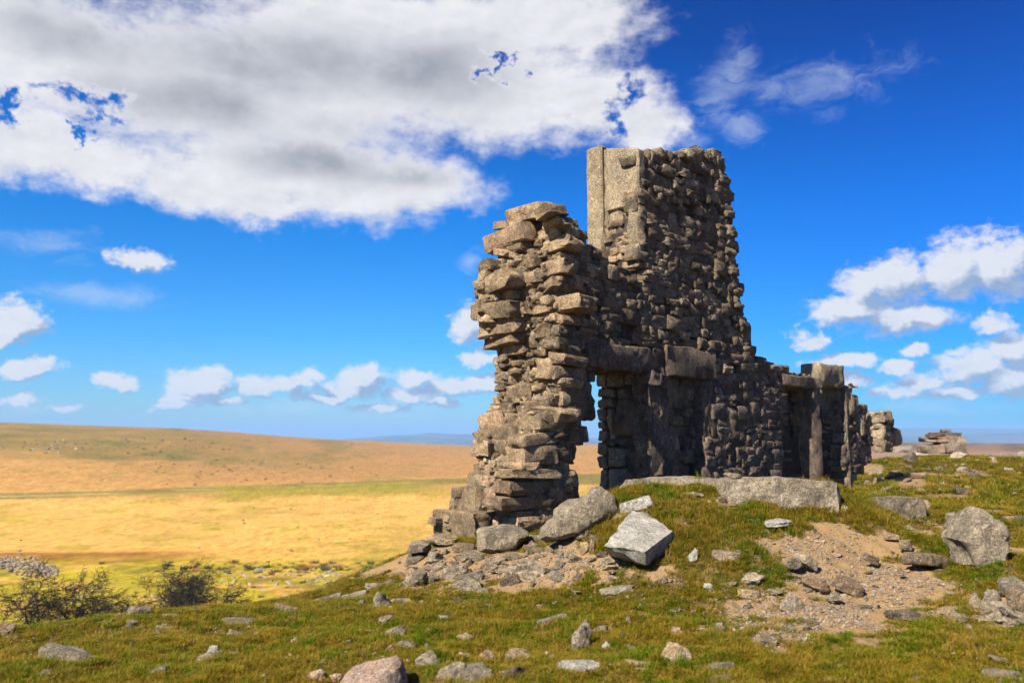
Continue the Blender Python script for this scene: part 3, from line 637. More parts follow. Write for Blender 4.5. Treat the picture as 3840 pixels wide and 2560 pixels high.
a, zb = fd(1470, 600); _, zt = fd(1470, 343)
zlo = front(2400, 930)[1]
uT = fd(1470, 450)[0]
tW0, zt1 = endp(1466/DISP, 343/DISP, uT-.02); tW1, _ = endp(1390/DISP, 343/DISP, uT-.02); tG, _ = endp(1384/DISP, 343/DISP, uT-.02); tE, ztl = endp(1348/DISP, 345/DISP, uT-.02)
z_sl = endp(1430/DISP, 520/DISP, uT)[1]; z_fl = endp(1370/DISP, 582/DISP, uT)[1]
fs_ = block('flue_slab', uT-.03, uT+.14, .0, tW1, z_sl+.25, zt1+.02, M_DRESS, seed=8, amp=.012, cuts=14, lean=.0)
for v in fs_.data.vertices:
    if v.co.z > .15: v.co.z += (v.co.y+tW1/2)*(ztl-zt1)/tE*1.05
block('flue_slab', uT-.035, uT+.138, .003, tW1*.36, z_fl-.02, z_sl+.26, M_DRESS, seed=9, amp=.03, cuts=8)
block('flue_slab', uT+.0, uT+.135, tW1*.55, tW1-.03, z_sl+.02, z_sl+.26, M_DRESS, seed=19, amp=.03, cuts=8)
block('flue_slab', uT-.05, uT+.16, tG, tE, z_fl-.02, ztl, M_DRESS, seed=10, amp=.015, cuts=14, label='narrow orange stained slab at the back of the flue')
block('flue_slab', uT+.02, uT+.16, tW1-.02, tG+.02, z_fl, ztl-.06, M_DRESS, seed=11, amp=.03, cuts=8)
# rubble exposed under the broken flue slab
z = z_fl-.35
while z < z_sl+.34:
    h = random.uniform(.08, .14); tt = .10
    while tt < tW1:
        wd = random.uniform(.1, .22)
        if z > z_fl or tt > .05: stone(BLOCK, (uT+.16+J(.04), tt+wd/2, z+h/2), (.3, wd*1.1, h*1.1), (J(.1), J(.1), J(.2)), M_END, 4)
        tt += wd
    z += h*.95
block('ledge_stone', uT-.35, uT-.02, .15, .7, fd(1440,636)[1]-.12, fd(1440,636)[1], M_END, seed=13, amp=.03)
# far reveal of the first opening, photographed stone by stone
uR = fd(1490, 1000)[0]
def reveal(zone, lst, ur, mat, dep=.3, amp=.02):
    for i, it in enumerate(lst):
        x0, y0, x1, y1 = it; a, b_ = src(zone, x0, y0); c_, d_ = src(zone, x1, y1)
        ta = endp(a, (b_+d_)/2, ur)[0]; tb = endp(c_, (b_+d_)/2, ur)[0]; za = endp((a+c_)/2, d_, ur)[1]; zb_ = endp((a+c_)/2, b_, ur)[1]
        block('reveal_stone', ur-.01+J(.012), ur+dep, min(ta, tb)+.006, max(ta, tb)-.006, za+.006, zb_-.006, mat, seed=30+i*3+x0*.01, amp=amp*1.6, cuts=5, bev=.022)
reveal('D', [(165,385,245,495),(245,380,372,490),(165,500,312,572),(172,578,300,640),(178,644,240,735),(178,738,240,800),(178,804,242,900),(178,904,242,990),(178,994,246,1095),
             (250,930,380,1085),(192,1100,258,1265),(262,1092,408,1262),(372,360,460,470),(250,650,300,925),(318,500,380,575)], uR, M_DRESS, .3)
reveal('D', [(300,580,480,850),(385,930,560,1170),(462,360,560,480)], uR+.01, m_plaster, .3, .04)
reveal('D', [(384,478,560,585),(482,588,562,925),(250,852,480,926)], uR+.03, m_plaster, .3, .04)
block('reveal_backing', uR+.06, uR+.2, .1, WT_-.05, 0, 1.9, m_cored, seed=60)
block('door_step', uR-.95, uR+.2, .02, WT_, -.3, .0, M_FRONT, seed=61, amp=.03, cuts=6)
# the second doorway's reveal and the fourth opening's sunlit reveal
uD = fd(1881, 1000)[0]
z = 0.
while z < 1.9:
    h = random.uniform(.14, .26); tt = .28
    while tt < WT_:
        wd = random.uniform(.16, .3); block('reveal_stone', uD+J(.02), uD+.3, tt, min(tt+wd, WT_)-.01, z, z+h-.012, M_LOW if tt > .4 else M_DRESSD, seed=z*7+tt*3, amp=.03, cuts=4); tt += wd
    z += h
uW = fd(1945, 1000)[0]
reveal('E', [(400,700,480,815),(515,730,620,812),(425,822,622,945),(480,950,625,1022),(525,1028,625,1130),(430,1010,520,1120),(430,660,622,700),(640,320,645,330)], uW, M_DRESS, .3, .03)
ta, za = endp(*src('E', 402, 640), uW); tb, zb_ = endp(*src('E', 612, 318), uW)
block('reveal_slab', uW-.04, uW+.24, min(ta,tb)+.1, max(ta,tb)-.02, za, zb_, M_BOUL, seed=77, amp=.04, cuts=8, label='white patched slab on edge under the cap stone')
ta, za = endp(1838/DISP, 876/DISP, fd(1885,870)[0]); u0_, zl_ = fd(1885, 884); u1_, zt_ = fd(1937, 848)
block('cap_stone', u0_, u1_, -.02, min(ta, 1.0), zl_-.02, zt_+.06, M_DRESS, seed=78, amp=.045, cuts=8, label='loose squared cap stone on top of the wall')
fblock('wall_head_stone', 1796, 838, 1815, 860, .0, .5, M_LOW, seed=79)
fblock('wall_head_stone', 1768, 838, 1797, 852, -.02, .5, M_LOW, seed=80)
# ragged fins at the far end
for i, (x0, y0, x1, y1) in enumerate([(1946,886,1958,1120),(1958,906,1970,1100),(1972,930,1984,1090),(1984,928,1992,1080),(1990,950,2000,1070)]):
    fblock('wall_head_stone', x0, y0, x1, y0+70, -.02, .5, M_FRONT, seed=90+i, amp=.05)
# render patches
for i, (x0, y0, x1, y1, tt) in enumerate([(1302,878,1362,960,-.035),(1288,905,1330,975,-.03)]):
    fblock('plaster', x0, y0, x1, y1, tt, .2, m_plaster, seed=95+i, amp=.05, cuts=9)

grid_core('render_coat', lambda u, z: inside(FA, u, z) and 2.55 < u < 8.4 and z < 2.35 and not any(inside(Hh, u, z) for Hh in (OP1, REC, DOOR, LINT3, POST3, WIN4, LINT2)) and mnoise.fractal(Vector((u*1.5, z*1.1, 3.3)), .8, 2, 5) > .06, 2.3, 8.6, -.3, 2.4, .012, .2, m_plaster, .04, .012)
# blocked fireplace filling
z = 0.
while z < 1.85:
    h = random.uniform(.12, .22); u = fd(1545, 1000)[0]
    while u < fd(1632, 1000)[0]:
        wd = random.uniform(.16, .34)
        if not (z < .5 and u > fd(1605, 1000)[0]): stone(BLOCK, (u+wd/2, .34+J(.04), z+h/2), (wd*1.08, .3, h*1.08), (J(.06), J(.08), J(.08)), M_FRONT, 2)
        u += wd
    z += h*.96

# --- a separate fragment further along
frag = bpy.data.objects.new('ruined_wall', None); COL.objects.link(frag)
frag['label'] = 'low broken piece of wall beyond the long ruin, lit on its left side'; frag['category'] = 'ruin'
uF = fd(2030, 980)[0]+1.0; frag.location = ORG; frag.rotation_euler = ruin.rotation_euler
for i, (x0, y0, x1, y1, side) in enumerate([(800,530,925,640,0),(800,640,925,690,0),(810,690,925,780,0),(830,780,930,885,0),(790,560,830,620,0),(925,530,1000,620,1),(925,625,1010,720,1),(930,725,1020,830,1),(1000,590,1030,670,1),(1030,680,1083,830,1)]):
    if side == 0:
        ta, za = endp(*src('E', x0, y1), uF); tb, zb_ = endp(*src('E', x1, y0), uF); block('stone', uF, uF+.5, min(ta,tb), max(ta,tb)-.02, za, zb_-.02, M_DRESS, seed=120+i, amp=.06, cuts=5, parent=frag)
    else:
        ta = endp(*src('E', 925, 700), uF)[0]; ua, za = front(*src('E', x0, y1), ta); ub, zb_ = front(*src('E', x1, y0), ta); block('stone', ua+(.5 if x0 < 930 else 0), ub-.02, ta+.02, ta+.7, za, zb_-.02, M_FRONT, seed=120+i, amp=.06, cuts=5, parent=frag)

# link the stones: the 290 that show largest one by one, the rest joined
STONES.sort(key=lambda s: -s[5])
mats = {}
def mesh_for(me, mat):
    k = (me.name, mat.name)
    if k not in mats: c = me.copy(); c.name = 'stone'; c.materials.clear(); c.materials.append(mat); mats[k] = c
    return mats[k]
for (me, c, s, e, mat, rank, root) in STONES[:295]:
    o = bpy.data.objects.new('stone', mesh_for(me, mat)); COL.objects.link(o); o.parent = root; o.location = c; o.scale = s; o.rotation_euler = e
from mathutils import Euler
def join_rocks(name, items, mat, parent=None, **kw):
    VV, FF, TT = [], [], []; n = 0; cache = {}
    for (me, c, s, e) in items:
        if me.name not in cache:
            a = np.empty(len(me.vertices)*3, np.float32); me.vertices.foreach_get('co', a); f = np.empty(len(me.polygons)*3, np.int32); me.polygons.foreach_get('vertices', f); cache[me.name] = (a.reshape(-1, 3), f.reshape(-1, 3))
        a, f = cache[me.name]; Rm = np.array(Euler(e).to_matrix()); VV.append((a*np.array(s))@Rm.T+np.array(c)); FF.append(f+n); TT.append(np.full(len(a), random.random())); n += len(a)
    me = np_mesh(name, np.concatenate(VV), np.concatenate(FF)); fattr(me, 'tint', np.concatenate(TT)); return link(name, me, mat, parent, **kw)
rest = STONES[295:]
for mat, nm in ((M_FRONT, 'small_stones'), (M_LOW, 'low_wall_stones'), (M_END, 'packing_stones'), (M_RED, 'reddish_stones')):
    it = [(q[0], q[1], q[2], q[3]) for q in rest if q[4] is mat]
    if it: join_rocks(nm, it, mat, ruin, kind='stuff')

# ------------------------------------------------------------------ standing and lying rocks
def outline_rock(name, zone, pts_, Y, thick, mat, label, cat='boulder', seed=1, front_inset=.78, amp=.03, sink=0., push=(0, 0), group=None):
    P = [dsp(zone, *q) for q in pts_]; cx = sum(q[0] for q in P)/len(P); cy = sum(q[1] for q in P)/len(P)
    org = at(cx, cy, Y); bm = bmesh.new(); rings = []
    for (ins, dy) in ((.62, -.5), (front_inset, -.42), (1., -.08), (1., .2), (.8, .5)):
        ring = []
        for (x, y) in P:
            q = at(cx+(x-cx)*ins+push[0]*(dy < -.1), cy+(y-cy)*ins+push[1]*(dy < -.1), Y); q = q+np.array([0, 1, 0])*thick*dy; ring.append(bm.verts.new(Vector(q-org)))
        rings.append(ring)
    for r0, r1 in zip(rings, rings[1:]):
        for i in range(len(r0)): j = (i+1) % len(r0); bm.faces.new((r0[i], r0[j], r1[j], r1[i]))
    bm.faces.new(rings[0][::-1]); bm.faces.new(rings[-1])
    bmesh.ops.recalc_face_normals(bm, faces=bm.faces[:])
    bmesh.ops.triangulate(bm, faces=bm.faces[:])
    for L in (.25, .13, .07):
        bmesh.ops.subdivide_edges(bm, edges=[e for e in bm.edges if e.calc_length() > L], cuts=1); bmesh.ops.triangulate(bm, faces=bm.faces[:])
    bmesh.ops.smooth_vert(bm, verts=bm.verts[:], factor=.25, use_axis_x=True, use_axis_y=True, use_axis_z=True)
    disp_mesh(bm, amp, 3.5, seed, 6)
    me = finish(bm, name, 28); o = link(name, me, mat, label=label, cat=cat, group=group); o.location = Vector(org)-Vector((0, 0, sink)); return o
outline_rock('boulder', 'B', [(735,1340),(748,1275),(790,1235),(842,1212),(850,1150),(885,1118),(950,1092),(1012,1088),(1060,1050),(1085,1005),(1140,982),(1175,1010),(1222,1062),(1250,1140),(1240,1185),(1175,1225),(1090,1275),(990,1310),(900,1350),(840,1372),(780,1370)], 7.75, .42, M_BOUL,
    'big grey lichened boulder leaning in front of the open doorway', seed=5, amp=.04, push=(-14, 4))
# white boulder: hull of its corners
def hull_rock(name, corners, mat, label, seed, amp=.02, sub=(.2, .1, .06), cat='boulder', group=None):
    c0 = Vector(np.mean([np.array(q) for q in corners], 0)); bm = bmesh.new()
    for q in corners: bm.verts.new(Vector(q)-c0)
    res = bmesh.ops.convex_hull(bm, input=bm.verts[:])
    bmesh.ops.delete(bm, geom=[e for e in set(res['geom_interior']+res['geom_unused']) if isinstance(e, bmesh.types.BMVert)], context='VERTS')
    bmesh.ops.dissolve_limit(bm, angle_limit=R(6), verts=bm.verts[:], edges=bm.edges[:]); bmesh.ops.triangulate(bm, faces=bm.faces[:])
    for L in sub: bmesh.ops.subdivide_edges(bm, edges=[e for e in bm.edges if e.calc_length() > L], cuts=1); bmesh.ops.triangulate(bm, faces=bm.faces[:])
    disp_mesh(bm, amp, 4, seed, 7); me = finish(bm, name, 24); o = link(name, me, mat, label=label, cat=cat, group=group); o.location = c0; return o
def g(x, y, Y, z='G'): return at(*dsp(z, x, y), Y)
hull_rock('boulder', [g(228,468,6.75), g(255,420,6.85), g(300,365,7.1), g(368,288,7.42), g(440,297,7.45), g(500,335,7.3), g(577,388,7.1), g(430,498,6.62), g(330,478,6.68), g(432,560,6.72), g(300,520,6.85), g(578,455,7.15), g(500,560,7.0),
    g(420,340,7.9)-np.array([0,0,.15]), g(560,420,7.7)-np.array([0,0,.2]), g(300,420,7.6)-np.array([0,0,.35])], M_PALE, 'pale speckled angular boulder, the whitest, lying on the left slope of the turf mound', 9, .03)
outline_rock('boulder', 'G', [(1978,430),(1990,400),(2012,385),(2040,330),(2080,300),(2115,293),(2150,298),(2175,335),(2215,355),(2228,390),(2222,420),(2240,450),(2242,500),(2238,580),(2100,600),(2040,560),(2030,500)], 6.75, .5, M_BOUL,
    'upright grey boulder with notched top, standing in turf near the right edge', seed=12, amp=.05, push=(-8, 3))
# two kerb-like slabs on top of the mound
def long_slab(z_, a, b_, top, Y0, Y1, th_, mat, label, seed):
    x0, y0 = dsp(z_, *a); x1, y1 = dsp(z_, *b_)
    A0, B0 = at(x0, y0, Y0), at(x1, y1, Y1); pts_ = []
    dn = np.array([0, 0, -1.]); bk = np.array([.05, th_, 0.])
    for q, f_ in ((A0, top[0]), (B0, top[1])):
        pts_ += [q, q+dn*f_+np.array([0,-.06,0]), q+bk, q+bk+dn*f_]
    mid_ = (A0+B0)/2; pts_ += [mid_+np.array([0,-.03,.035]), mid_+bk+np.array([0,0,.03]), mid_+dn*max(top)+np.array([0,-.1,0])]
    pts_ += [A0+np.array([-.06,.1,-.08]), B0+np.array([.07,.1,-.1])]
    return hull_rock('kerb_slab', pts_, mat, label, seed, .022, cat='slab')
long_slab('D', (392,1176), (1090,1178), (.28, .28), 8.28, 8.3, .3, M_BOUL, 'long pale slab lying on the mound below the fireplace, left of the larger slab', 21)
long_slab('D', (1110,1170), (1935,1198), (.30, .42), 7.95, 7.75, .4, M_BOUL, 'largest long grey slab lying along the top of the turf mound', 22)

ROCKS = """G 1585 210 1820 310 B 0 moss edged grey block half sunk in turf at the right end of the mound
G 1810 225 1890 300 D 0 dark turf covered stone behind the block at the right end of the mound
D 345 1290 580 1390 S -18 flat pale slab on the mound edge above the whitest boulder
D 825 1250 960 1312 C -5 grey stone poking from the mound turf below the long pale slab
D 1060 1285 1130 1340 C 0 small dark stone on the mound at the left end of the largest slab
D 1105 1132 1232 1180 C 5 grey stone standing where the two long slabs meet
D 1040 1340 1200 1375 S 4 thin brown stone lying across the mound turf
D 1390 1445 1590 1500 S -3 bluish flat stone on the mound in front of the largest slab
D 1145 1485 1235 1530 S 0 pinkish flat stone low on the mound turf
G 770 480 900 532 S 4 long pale stone at the foot of the mound beside the sandy path
G 655 485 698 560 C 30 small split pale stone at the foot of the mound right of the whitest boulder
G 1740 485 1972 560 S 5 wide pinkish slab embedded beside the upright boulder
G 1640 395 1710 428 S 3 small pinkish slab at the top of the sandy path
G 1145 528 1222 578 C 0 rounded pale stone on the bare sand
G 1185 505 1305 560 S 20 long thin pale stone behind the rounded stone on the sand
G 1720 430 1790 480 S 5 flat rosy stone sunk in the sandy path near its top
G 1530 500 1620 545 S 22 narrow tan stone slanting in the sand
G 1205 608 1378 692 C 12 largest brown grey stone in the middle of the sandy path
G 1385 618 1525 692 S 22 flat pinkish stone right of the largest path stone
G 915 605 1032 670 C 8 humped pale stone at the left edge of the sandy path
G 905 675 1010 722 S 5 flat pale pinkish stone below the humped stone
G 1348 705 1435 750 C 5 small grey stone below the largest path stone
G 1475 750 1580 790 S 5 half buried flat stone in the gravel
G 1125 720 1242 812 S 38 dark grey tilted slab with black shaded side below the path
G 1205 825 1302 895 S 20 flat triangular tan stone in gravel below the dark tilted slab
G 1655 775 1870 855 C 2 dark grey craggy stone at the lower right of the sandy path
G 1035 682 1130 715 C 5 grey stone above the dark tilted slab
G 1710 575 1750 612 C 0 small squarish pale stone left of the wide pinkish slab
G 725 655 782 682 C 5 small white grey stone in turf below the mound
G 840 650 895 675 C 0 small brown stone left of the humped path stone
G 205 665 362 700 S -10 thin broken strip of grey slate in the turf
G 0 810 40 842 C 0 small dark stone in turf at mid slope
G 65 868 158 1000 C 25 tall grey stone leaning in the foreground turf
G 548 882 640 935 C 12 small craggy tan stone in the foreground turf
G 965 918 1110 1000 C -12 dark wedge stone with a pointed top in the foreground
G 520 958 668 1075 C 0 round cracked pinkish stone sunk in the foreground turf
G 335 1035 470 1100 S 5 flat brownish stone left of the round cracked stone
G 312 905 345 970 C -15 thin upright tan stone in the foreground turf
G 335 970 410 1010 C 20 grey shard beside the thin upright stone
G 215 955 258 1000 C 15 small grey white shard right of the tall leaning stone
G 0 1035 212 1130 S 5 long white flecked grey slab low in the foreground
G 1355 1055 1450 1095 S -5 small dark flat stone at the foreground right of centre
G 760 1055 870 1090 S -8 pale streak of stone in the foreground turf
G 750 1130 870 1162 S -6 pale flat stone at the bottom edge of the slope
G 1780 1135 1850 1175 S 5 pale stone at the bottom edge toward the right
G 2145 1080 2340 1135 S 5 grey slab at the bottom right corner turf
G 2140 700 2235 800 C 15 grey rock at the left of the hollow by the right edge
G 2290 715 2360 850 B 0 brown block standing in the hollow by the right edge
G 2125 785 2200 845 C -10 pinkish pale stone under the grey rock of the hollow
G 2140 865 2220 895 S 0 small pale flat stone under the hollow
G 2220 868 2360 905 S 3 long brown stone forming the lip of the hollow
G 1950 298 2010 335 C -15 small grey stone behind the path beside the upright boulder
G 2225 302 2360 345 S -4 pale flat slab behind the upright boulder by the right edge
M 265 1130 390 1215 S -18 grey slab left of the orange pink boulder
M 425 1142 515 1200 C 0 small dark stone touching the orange pink boulder
M 945 1030 1000 1085 C 10 small pale cube of stone right of the orange pink boulder
M 1025 988 1155 1122 S -35 slanted pale shard in the foreground, leaning right
M 1290 978 1390 1035 C 0 smooth grey pointed stone in the foreground middle
M 1425 978 1560 1060 C 15 brown grey stone right of the smooth pointed stone
M 1605 960 1830 1055 C 8 broad brown grey stone with a shaded hollow below it
M 1160 1070 1350 1190 S -22 ribbed grey slab rising to the right at the bottom
M 1250 1072 1560 1200 C -8 large grey rock with a blue lichen disc at the bottom
M 1585 1090 1845 1165 S 8 wide pale topped slab with a dark underside
M 1345 1065 1430 1110 C 0 small grey stone behind the large rock with the lichen disc
M 205 855 320 920 C -8 dark grey humped stone alone in the green turf
M 800 812 948 902 C -25 pale pointed stone in the turf left of centre
M 640 845 715 868 S 0 small white flat stone in the turf
M 1155 730 1242 782 C 0 small smooth blue grey stone alone in mid turf
M 1035 662 1075 684 S 0 tiny white flat stone above the smooth blue grey one
M 1840 722 2040 800 S -12 long bent pale stone in the turf right of centre
M 2078 800 2200 975 C 20 upright greenish grey stone in a bare patch
M 770 962 875 1005 C -8 small dark ragged stone in the turf
M 590 992 670 1018 S -5 small pale sliver in the turf
M 965 862 1035 895 S -15 narrow dark sliver in the turf
M 45 655 210 745 S 14 reddish brown slab on the left crest
M 305 585 505 655 S -16 smooth pale slab on the skyline of the crest
M 510 558 690 632 S -8 rough grey slab on the crest right of the smooth pale one
M 720 572 850 705 C 0 upright horn shaped stone in front of the crest
M 670 505 800 550 S 2 flat grey stone on the crest above the rough slab
M 795 492 880 528 C -5 low pale stone on the crest
M 610 635 680 685 C -30 small leaning stone below the rough crest slab
M 850 615 1010 645 S 2 low grey stone beside the horn shaped stone
M 960 440 1095 545 C -10 peaked grey rock on the crest below the stacked stones
M 1265 478 1480 585 C 5 large ribbed rock in the middle of the rubble slope
M 1270 430 1480 505 S -14 long grey ledge rock behind the large ribbed rock
M 1590 458 1715 548 S -30 tilted dark slab in the rubble below the pier
M 1690 405 1860 470 S -14 long pale ledge in the rubble below the pier
M 1420 545 1500 598 S -25 thin upright flake below the large ribbed rock
M 1715 345 1880 405 C 5 grey stone in the rubble under the leaning boulder
M 1305 292 1475 365 C 5 rounded grey stone at the foot of the squared base boulder
M 1030 395 1125 440 C -8 humped grey stone in the upper rubble
M 1110 380 1225 425 S -5 flat grey stone in the upper rubble
M 1195 378 1365 445 S -12 long grey stone in the upper rubble
M 1095 325 1225 362 S 3 thin pale slab on the crest of the rubble
M 1270 250 1405 310 B 0 squared tan stone left of the base boulder
M 1605 305 1750 350 S 6 pale flat stone below the base boulder
M 1740 190 1850 250 S -18 grey flake between base boulder and leaning boulder
M 1090 452 1165 510 C -20 pointed stone in the grass of the upper rubble
M 1190 435 1290 480 S -5 low grey stone behind the long ledge rock
M 1480 340 1620 385 S -10 ribbed ledge below the rounded grey stone
M 1780 255 1960 305 S 4 low stone in the sandy strip under the leaning boulder
M 1975 265 2015 305 C -20 small upright pale stone in the sandy strip
M 2120 245 2190 325 C 10 brown stone in the root tangle under the mound
M 2190 235 2225 315 C 5 narrow upright tan stone at the mound's broken edge
M 2020 295 2100 330 S 0 pale flat stone at the foot of the broken turf edge
L 730 1115 890 1190 C -5 dark horn topped rock on the left skyline crest
L 720 1195 790 1280 C 15 small upright pale stone below the skyline rock
L 870 1255 945 1325 C 15 squat grey stone in turf below the skyline rock
L 905 1225 1000 1275 S 15 low brown stone right of the skyline rock
L 620 1160 705 1198 S -22 flat pale stone left of the skyline rock
L 520 1205 605 1240 S -12 pinkish pale slab on the left skyline
L 300 1222 450 1258 S -8 long blue grey slab on the left skyline
L 745 1335 790 1400 C 0 dark upright stone in the left turf
L 230 1355 610 1480 S 14 long narrow pale slab slanting across the left foreground
L 0 1205 85 1310 C 5 tan rock at the left edge of the photo
L 820 1480 978 1570 S -28 pale slab tilted up at the bottom left
L 200 1490 320 1550 C 0 dark blurred stone in the bottom left grass
L 1025 1495 1160 1560 S 8 brown flat stone beside the tilted bottom slab
L 1195 1355 1290 1430 C 18 small grey white stone in the bright turf
L 1280 1170 1525 1228 S 4 long low pale stone near the left crest
L 1320 1255 1430 1300 S 12 pinkish flat stone in a bare patch
L 1250 1312 1310 1340 C 0 small grey stone above the grey white one
L 1300 1400 1400 1420 S 0 thin pale sliver in the bright turf
E 780 1215 910 1262 C 0 out of focus pale boulder on the grass behind the mound
E 1120 1035 1310 1120 C 3 broad brown boulder in the middle of the far slope
E 935 815 1180 900 C -3 dark humped boulder at the foot of the wall fragment
E 1470 885 1620 965 C 0 pale round topped boulder on the far crest below the stone block
E 1095 895 1210 985 C -20 leaning brown slab under the dark humped boulder
E 1200 875 1390 915 S 0 long low stone along the far crest
E 1530 1005 1645 1070 C -10 grey stone on the far slope below the pale crest boulder
E 1565 970 1655 1000 S 0 flat pale stone on the far slope
E 1830 935 1890 1000 C 0 brown stone at the right of the far crest
E 1360 1000 1440 1055 C 15 small purple grey stone on the far slope
E 975 1040 1085 1095 S 10 flat grey slab in the worn earth of the far slope
E 1195 1180 1310 1230 S 12 pale flat stone low on the far slope
E 1055 1200 1125 1240 C 0 brown stone low on the far slope
E 1805 1365 1980 1395 S 0 wide flat pale slab in the green hollow
E 1940 1005 2015 1045 S 8 white grey stone on the right far slope
E 2060 890 2106 950 B 0 squared stone on the far crest at the right edge
E 2020 1275 2105 1320 S 15 pale streaked slab on the right grassy slope
E 770 1120 830 1165 S 30 narrow grey slab on the shaded grass by the wall
E 2050 1050 2090 1085 C 0 small tan stone on the right far slope
E 1945 1155 2010 1180 S 0 small flat stone on the middle right slope
E 2015 1180 2085 1220 S -5 grey flat stone near the right edge slope
E 1700 940 1760 970 C 0 small round stone just below the far crest
E 1800 920 1860 955 C -10 tilted stone on the far crest
P 1057 1200 1062 1205 C 0 x""".split('\n')[:-1]
kinds = {'C': CHUNK, 'S': SLAB, 'B': BLOCK, 'D': CHUNK}
TAKEN = []
names = {'C': 'rock', 'S': 'flat_rock', 'B': 'rock', 'D': 'rock'}
for ln in ROCKS:
    q = ln.split(' ', 7); zone = q[0]; x0, y0, x1, y1 = map(float, q[1:5]); kd = q[5]; tl = float(q[6]); lab = q[7]
    a, b_ = dsp(zone, x0, y0); c_, d_ = dsp(zone, x1, y1); xm = (a+c_)/2
    far_zone = zone == 'E'
    P = hit(xm, min(d_, 1567) - (d_-b_)*.18)
    if lab.startswith('grey stone standing where'): P = at(xm, d_, 8.1)
    sc_ = P[1]/1829.; wd = (c_-a)*sc_; hp = (d_-b_)*sc_
    dep = wd*(.62 if kd != 'S' else .5); ht = max(hp-.2*dep, hp*.55)
    if kd == 'S': ht = max(ht*.9, .04)
    vis = ht; full = ht*1.35; dep = max(dep, .6*ht)
    lab_l = lab
    mat = M_BOUL
    if 'orange pink' in lab: mat = M_PINK
    elif 'reddish' in lab or 'brown block' in lab: mat = M_END
    elif 'dark' in lab and 'underside' not in lab and 'shaded' not in lab: mat = M_FRONT
    elif kd == 'D': mat = M_FRONT
    elif any(k in lab for k in ('white', 'bluish', 'blue grey')): mat = M_PALE
    elif any(k in lab for k in ('pink', 'rosy', 'tan ', 'brown')): mat = M_END
    me = mesh_for(kinds[kd][random.randrange(len(kinds[kd]))], mat)
    o = link(names[kd], me, None, label=lab, cat='stone' if wd < .6 else 'boulder')
    zc_ = P[2]+vis/2-(full-vis)/2
    if 'where the two' in lab: zc_ = P[2]+.05
    o.location = (P[0], P[1], zc_); o.scale = (wd*1.12, dep*1.05, full*1.12); o.rotation_euler = (J(.12), R(tl), J(.35) if kd != 'B' else J(.12))
    if kd == 'S': o.location.z -= .012
    TAKEN.append((P[0], P[1], wd*.42))
outline_rock('boulder', 'M', [(478,1260),(490,1194),(530,1128),(610,1104),(760,1066),(868,1044),(905,1072),(942,1150),(952,1240),(950,1330),(700,1340),(490,1330)], 4.55, .42, M_PINK, 'orange pink boulder cut by the bottom edge, the reddest stone', seed=41, amp=.018, push=(-10, 4))
# squared boulder at the pier's foot and the stacked stones at its left
outline_rock('boulder', 'B', [(322,1290),(340,1272),(420,1262),(500,1252),(580,1262),(640,1285),(668,1310),(640,1345),(600,1400),(560,1425),(420,1430),(330,1415)], 8.6, .5, M_BOUL, 'squared pale grey boulder at the foot of the broken wall end', seed=31, amp=.03)
outline_rock('boulder', 'M', [(962,262),(975,245),(1040,235),(1105,248),(1110,290),(1060,300),(1000,305),(966,300)], 8.75, .5, M_BOUL, 'upper of two stacked grey stones on the crest left of the ruin', cat='stone', seed=32, amp=.02)
outline_rock('boulder', 'M', [(962,308),(1060,300),(1095,312),(1060,350),(1010,380),(980,425),(940,450),(945,380)], 8.72, .5, M_BOUL, 'lower of two stacked grey stones on the crest left of the ruin', cat='stone', seed=33, amp=.02)
outline_rock('boulder', 'M', [(1090,205),(1180,195),(1300,205),(1310,235),(1250,255),(1120,235)], 8.8, .4, M_END, 'jagged pale stone above the two stacked stones', cat='stone', seed=34, amp=.03)

# square pile on the far crest
pile = bpy.data.objects.new('stone_pile', None); COL.objects.link(pile); pP = np.array(hit(2185, 1041)); pP = at(2182, 1039, 26.0)
pile.location = pP; pile['label'] = 'squat broken stone block standing alone on the far crest at right'; pile['category'] = 'ruin'
s26 = 26./1829
for i, (x0, y0, x1, y1, dy) in enumerate([(1305,815,1450,890,0),(1450,790,1645,890,0),(1345,745,1640,800,.1),(1345,725,1400,770,0),(1400,708,1500,750,.2),(1500,715,1640,775,.2),(1512,682,1580,716,.3),(1330,742,1400,760,-.1)]):
    a, b_ = dsp('E', x0, y0); c_, d_ = dsp('E', x1, y1); b_ += 3; A0 = at(a, d_, 26.); B0 = at(c_, b_, 26.)
    o = link('stone', mesh_for(BLOCK[i*3], M_LOW), None, pile); o.scale = ((B0[0]-A0[0])*1.12, 1.1 if i < 3 else .6, (B0[2]-A0[2])*1.2); o.location = Vector((A0+B0)/2)-Vector(pP)+Vector((0, .4+dy, 0)); o.rotation_euler = (0, J(.05), J(.1)-.3)

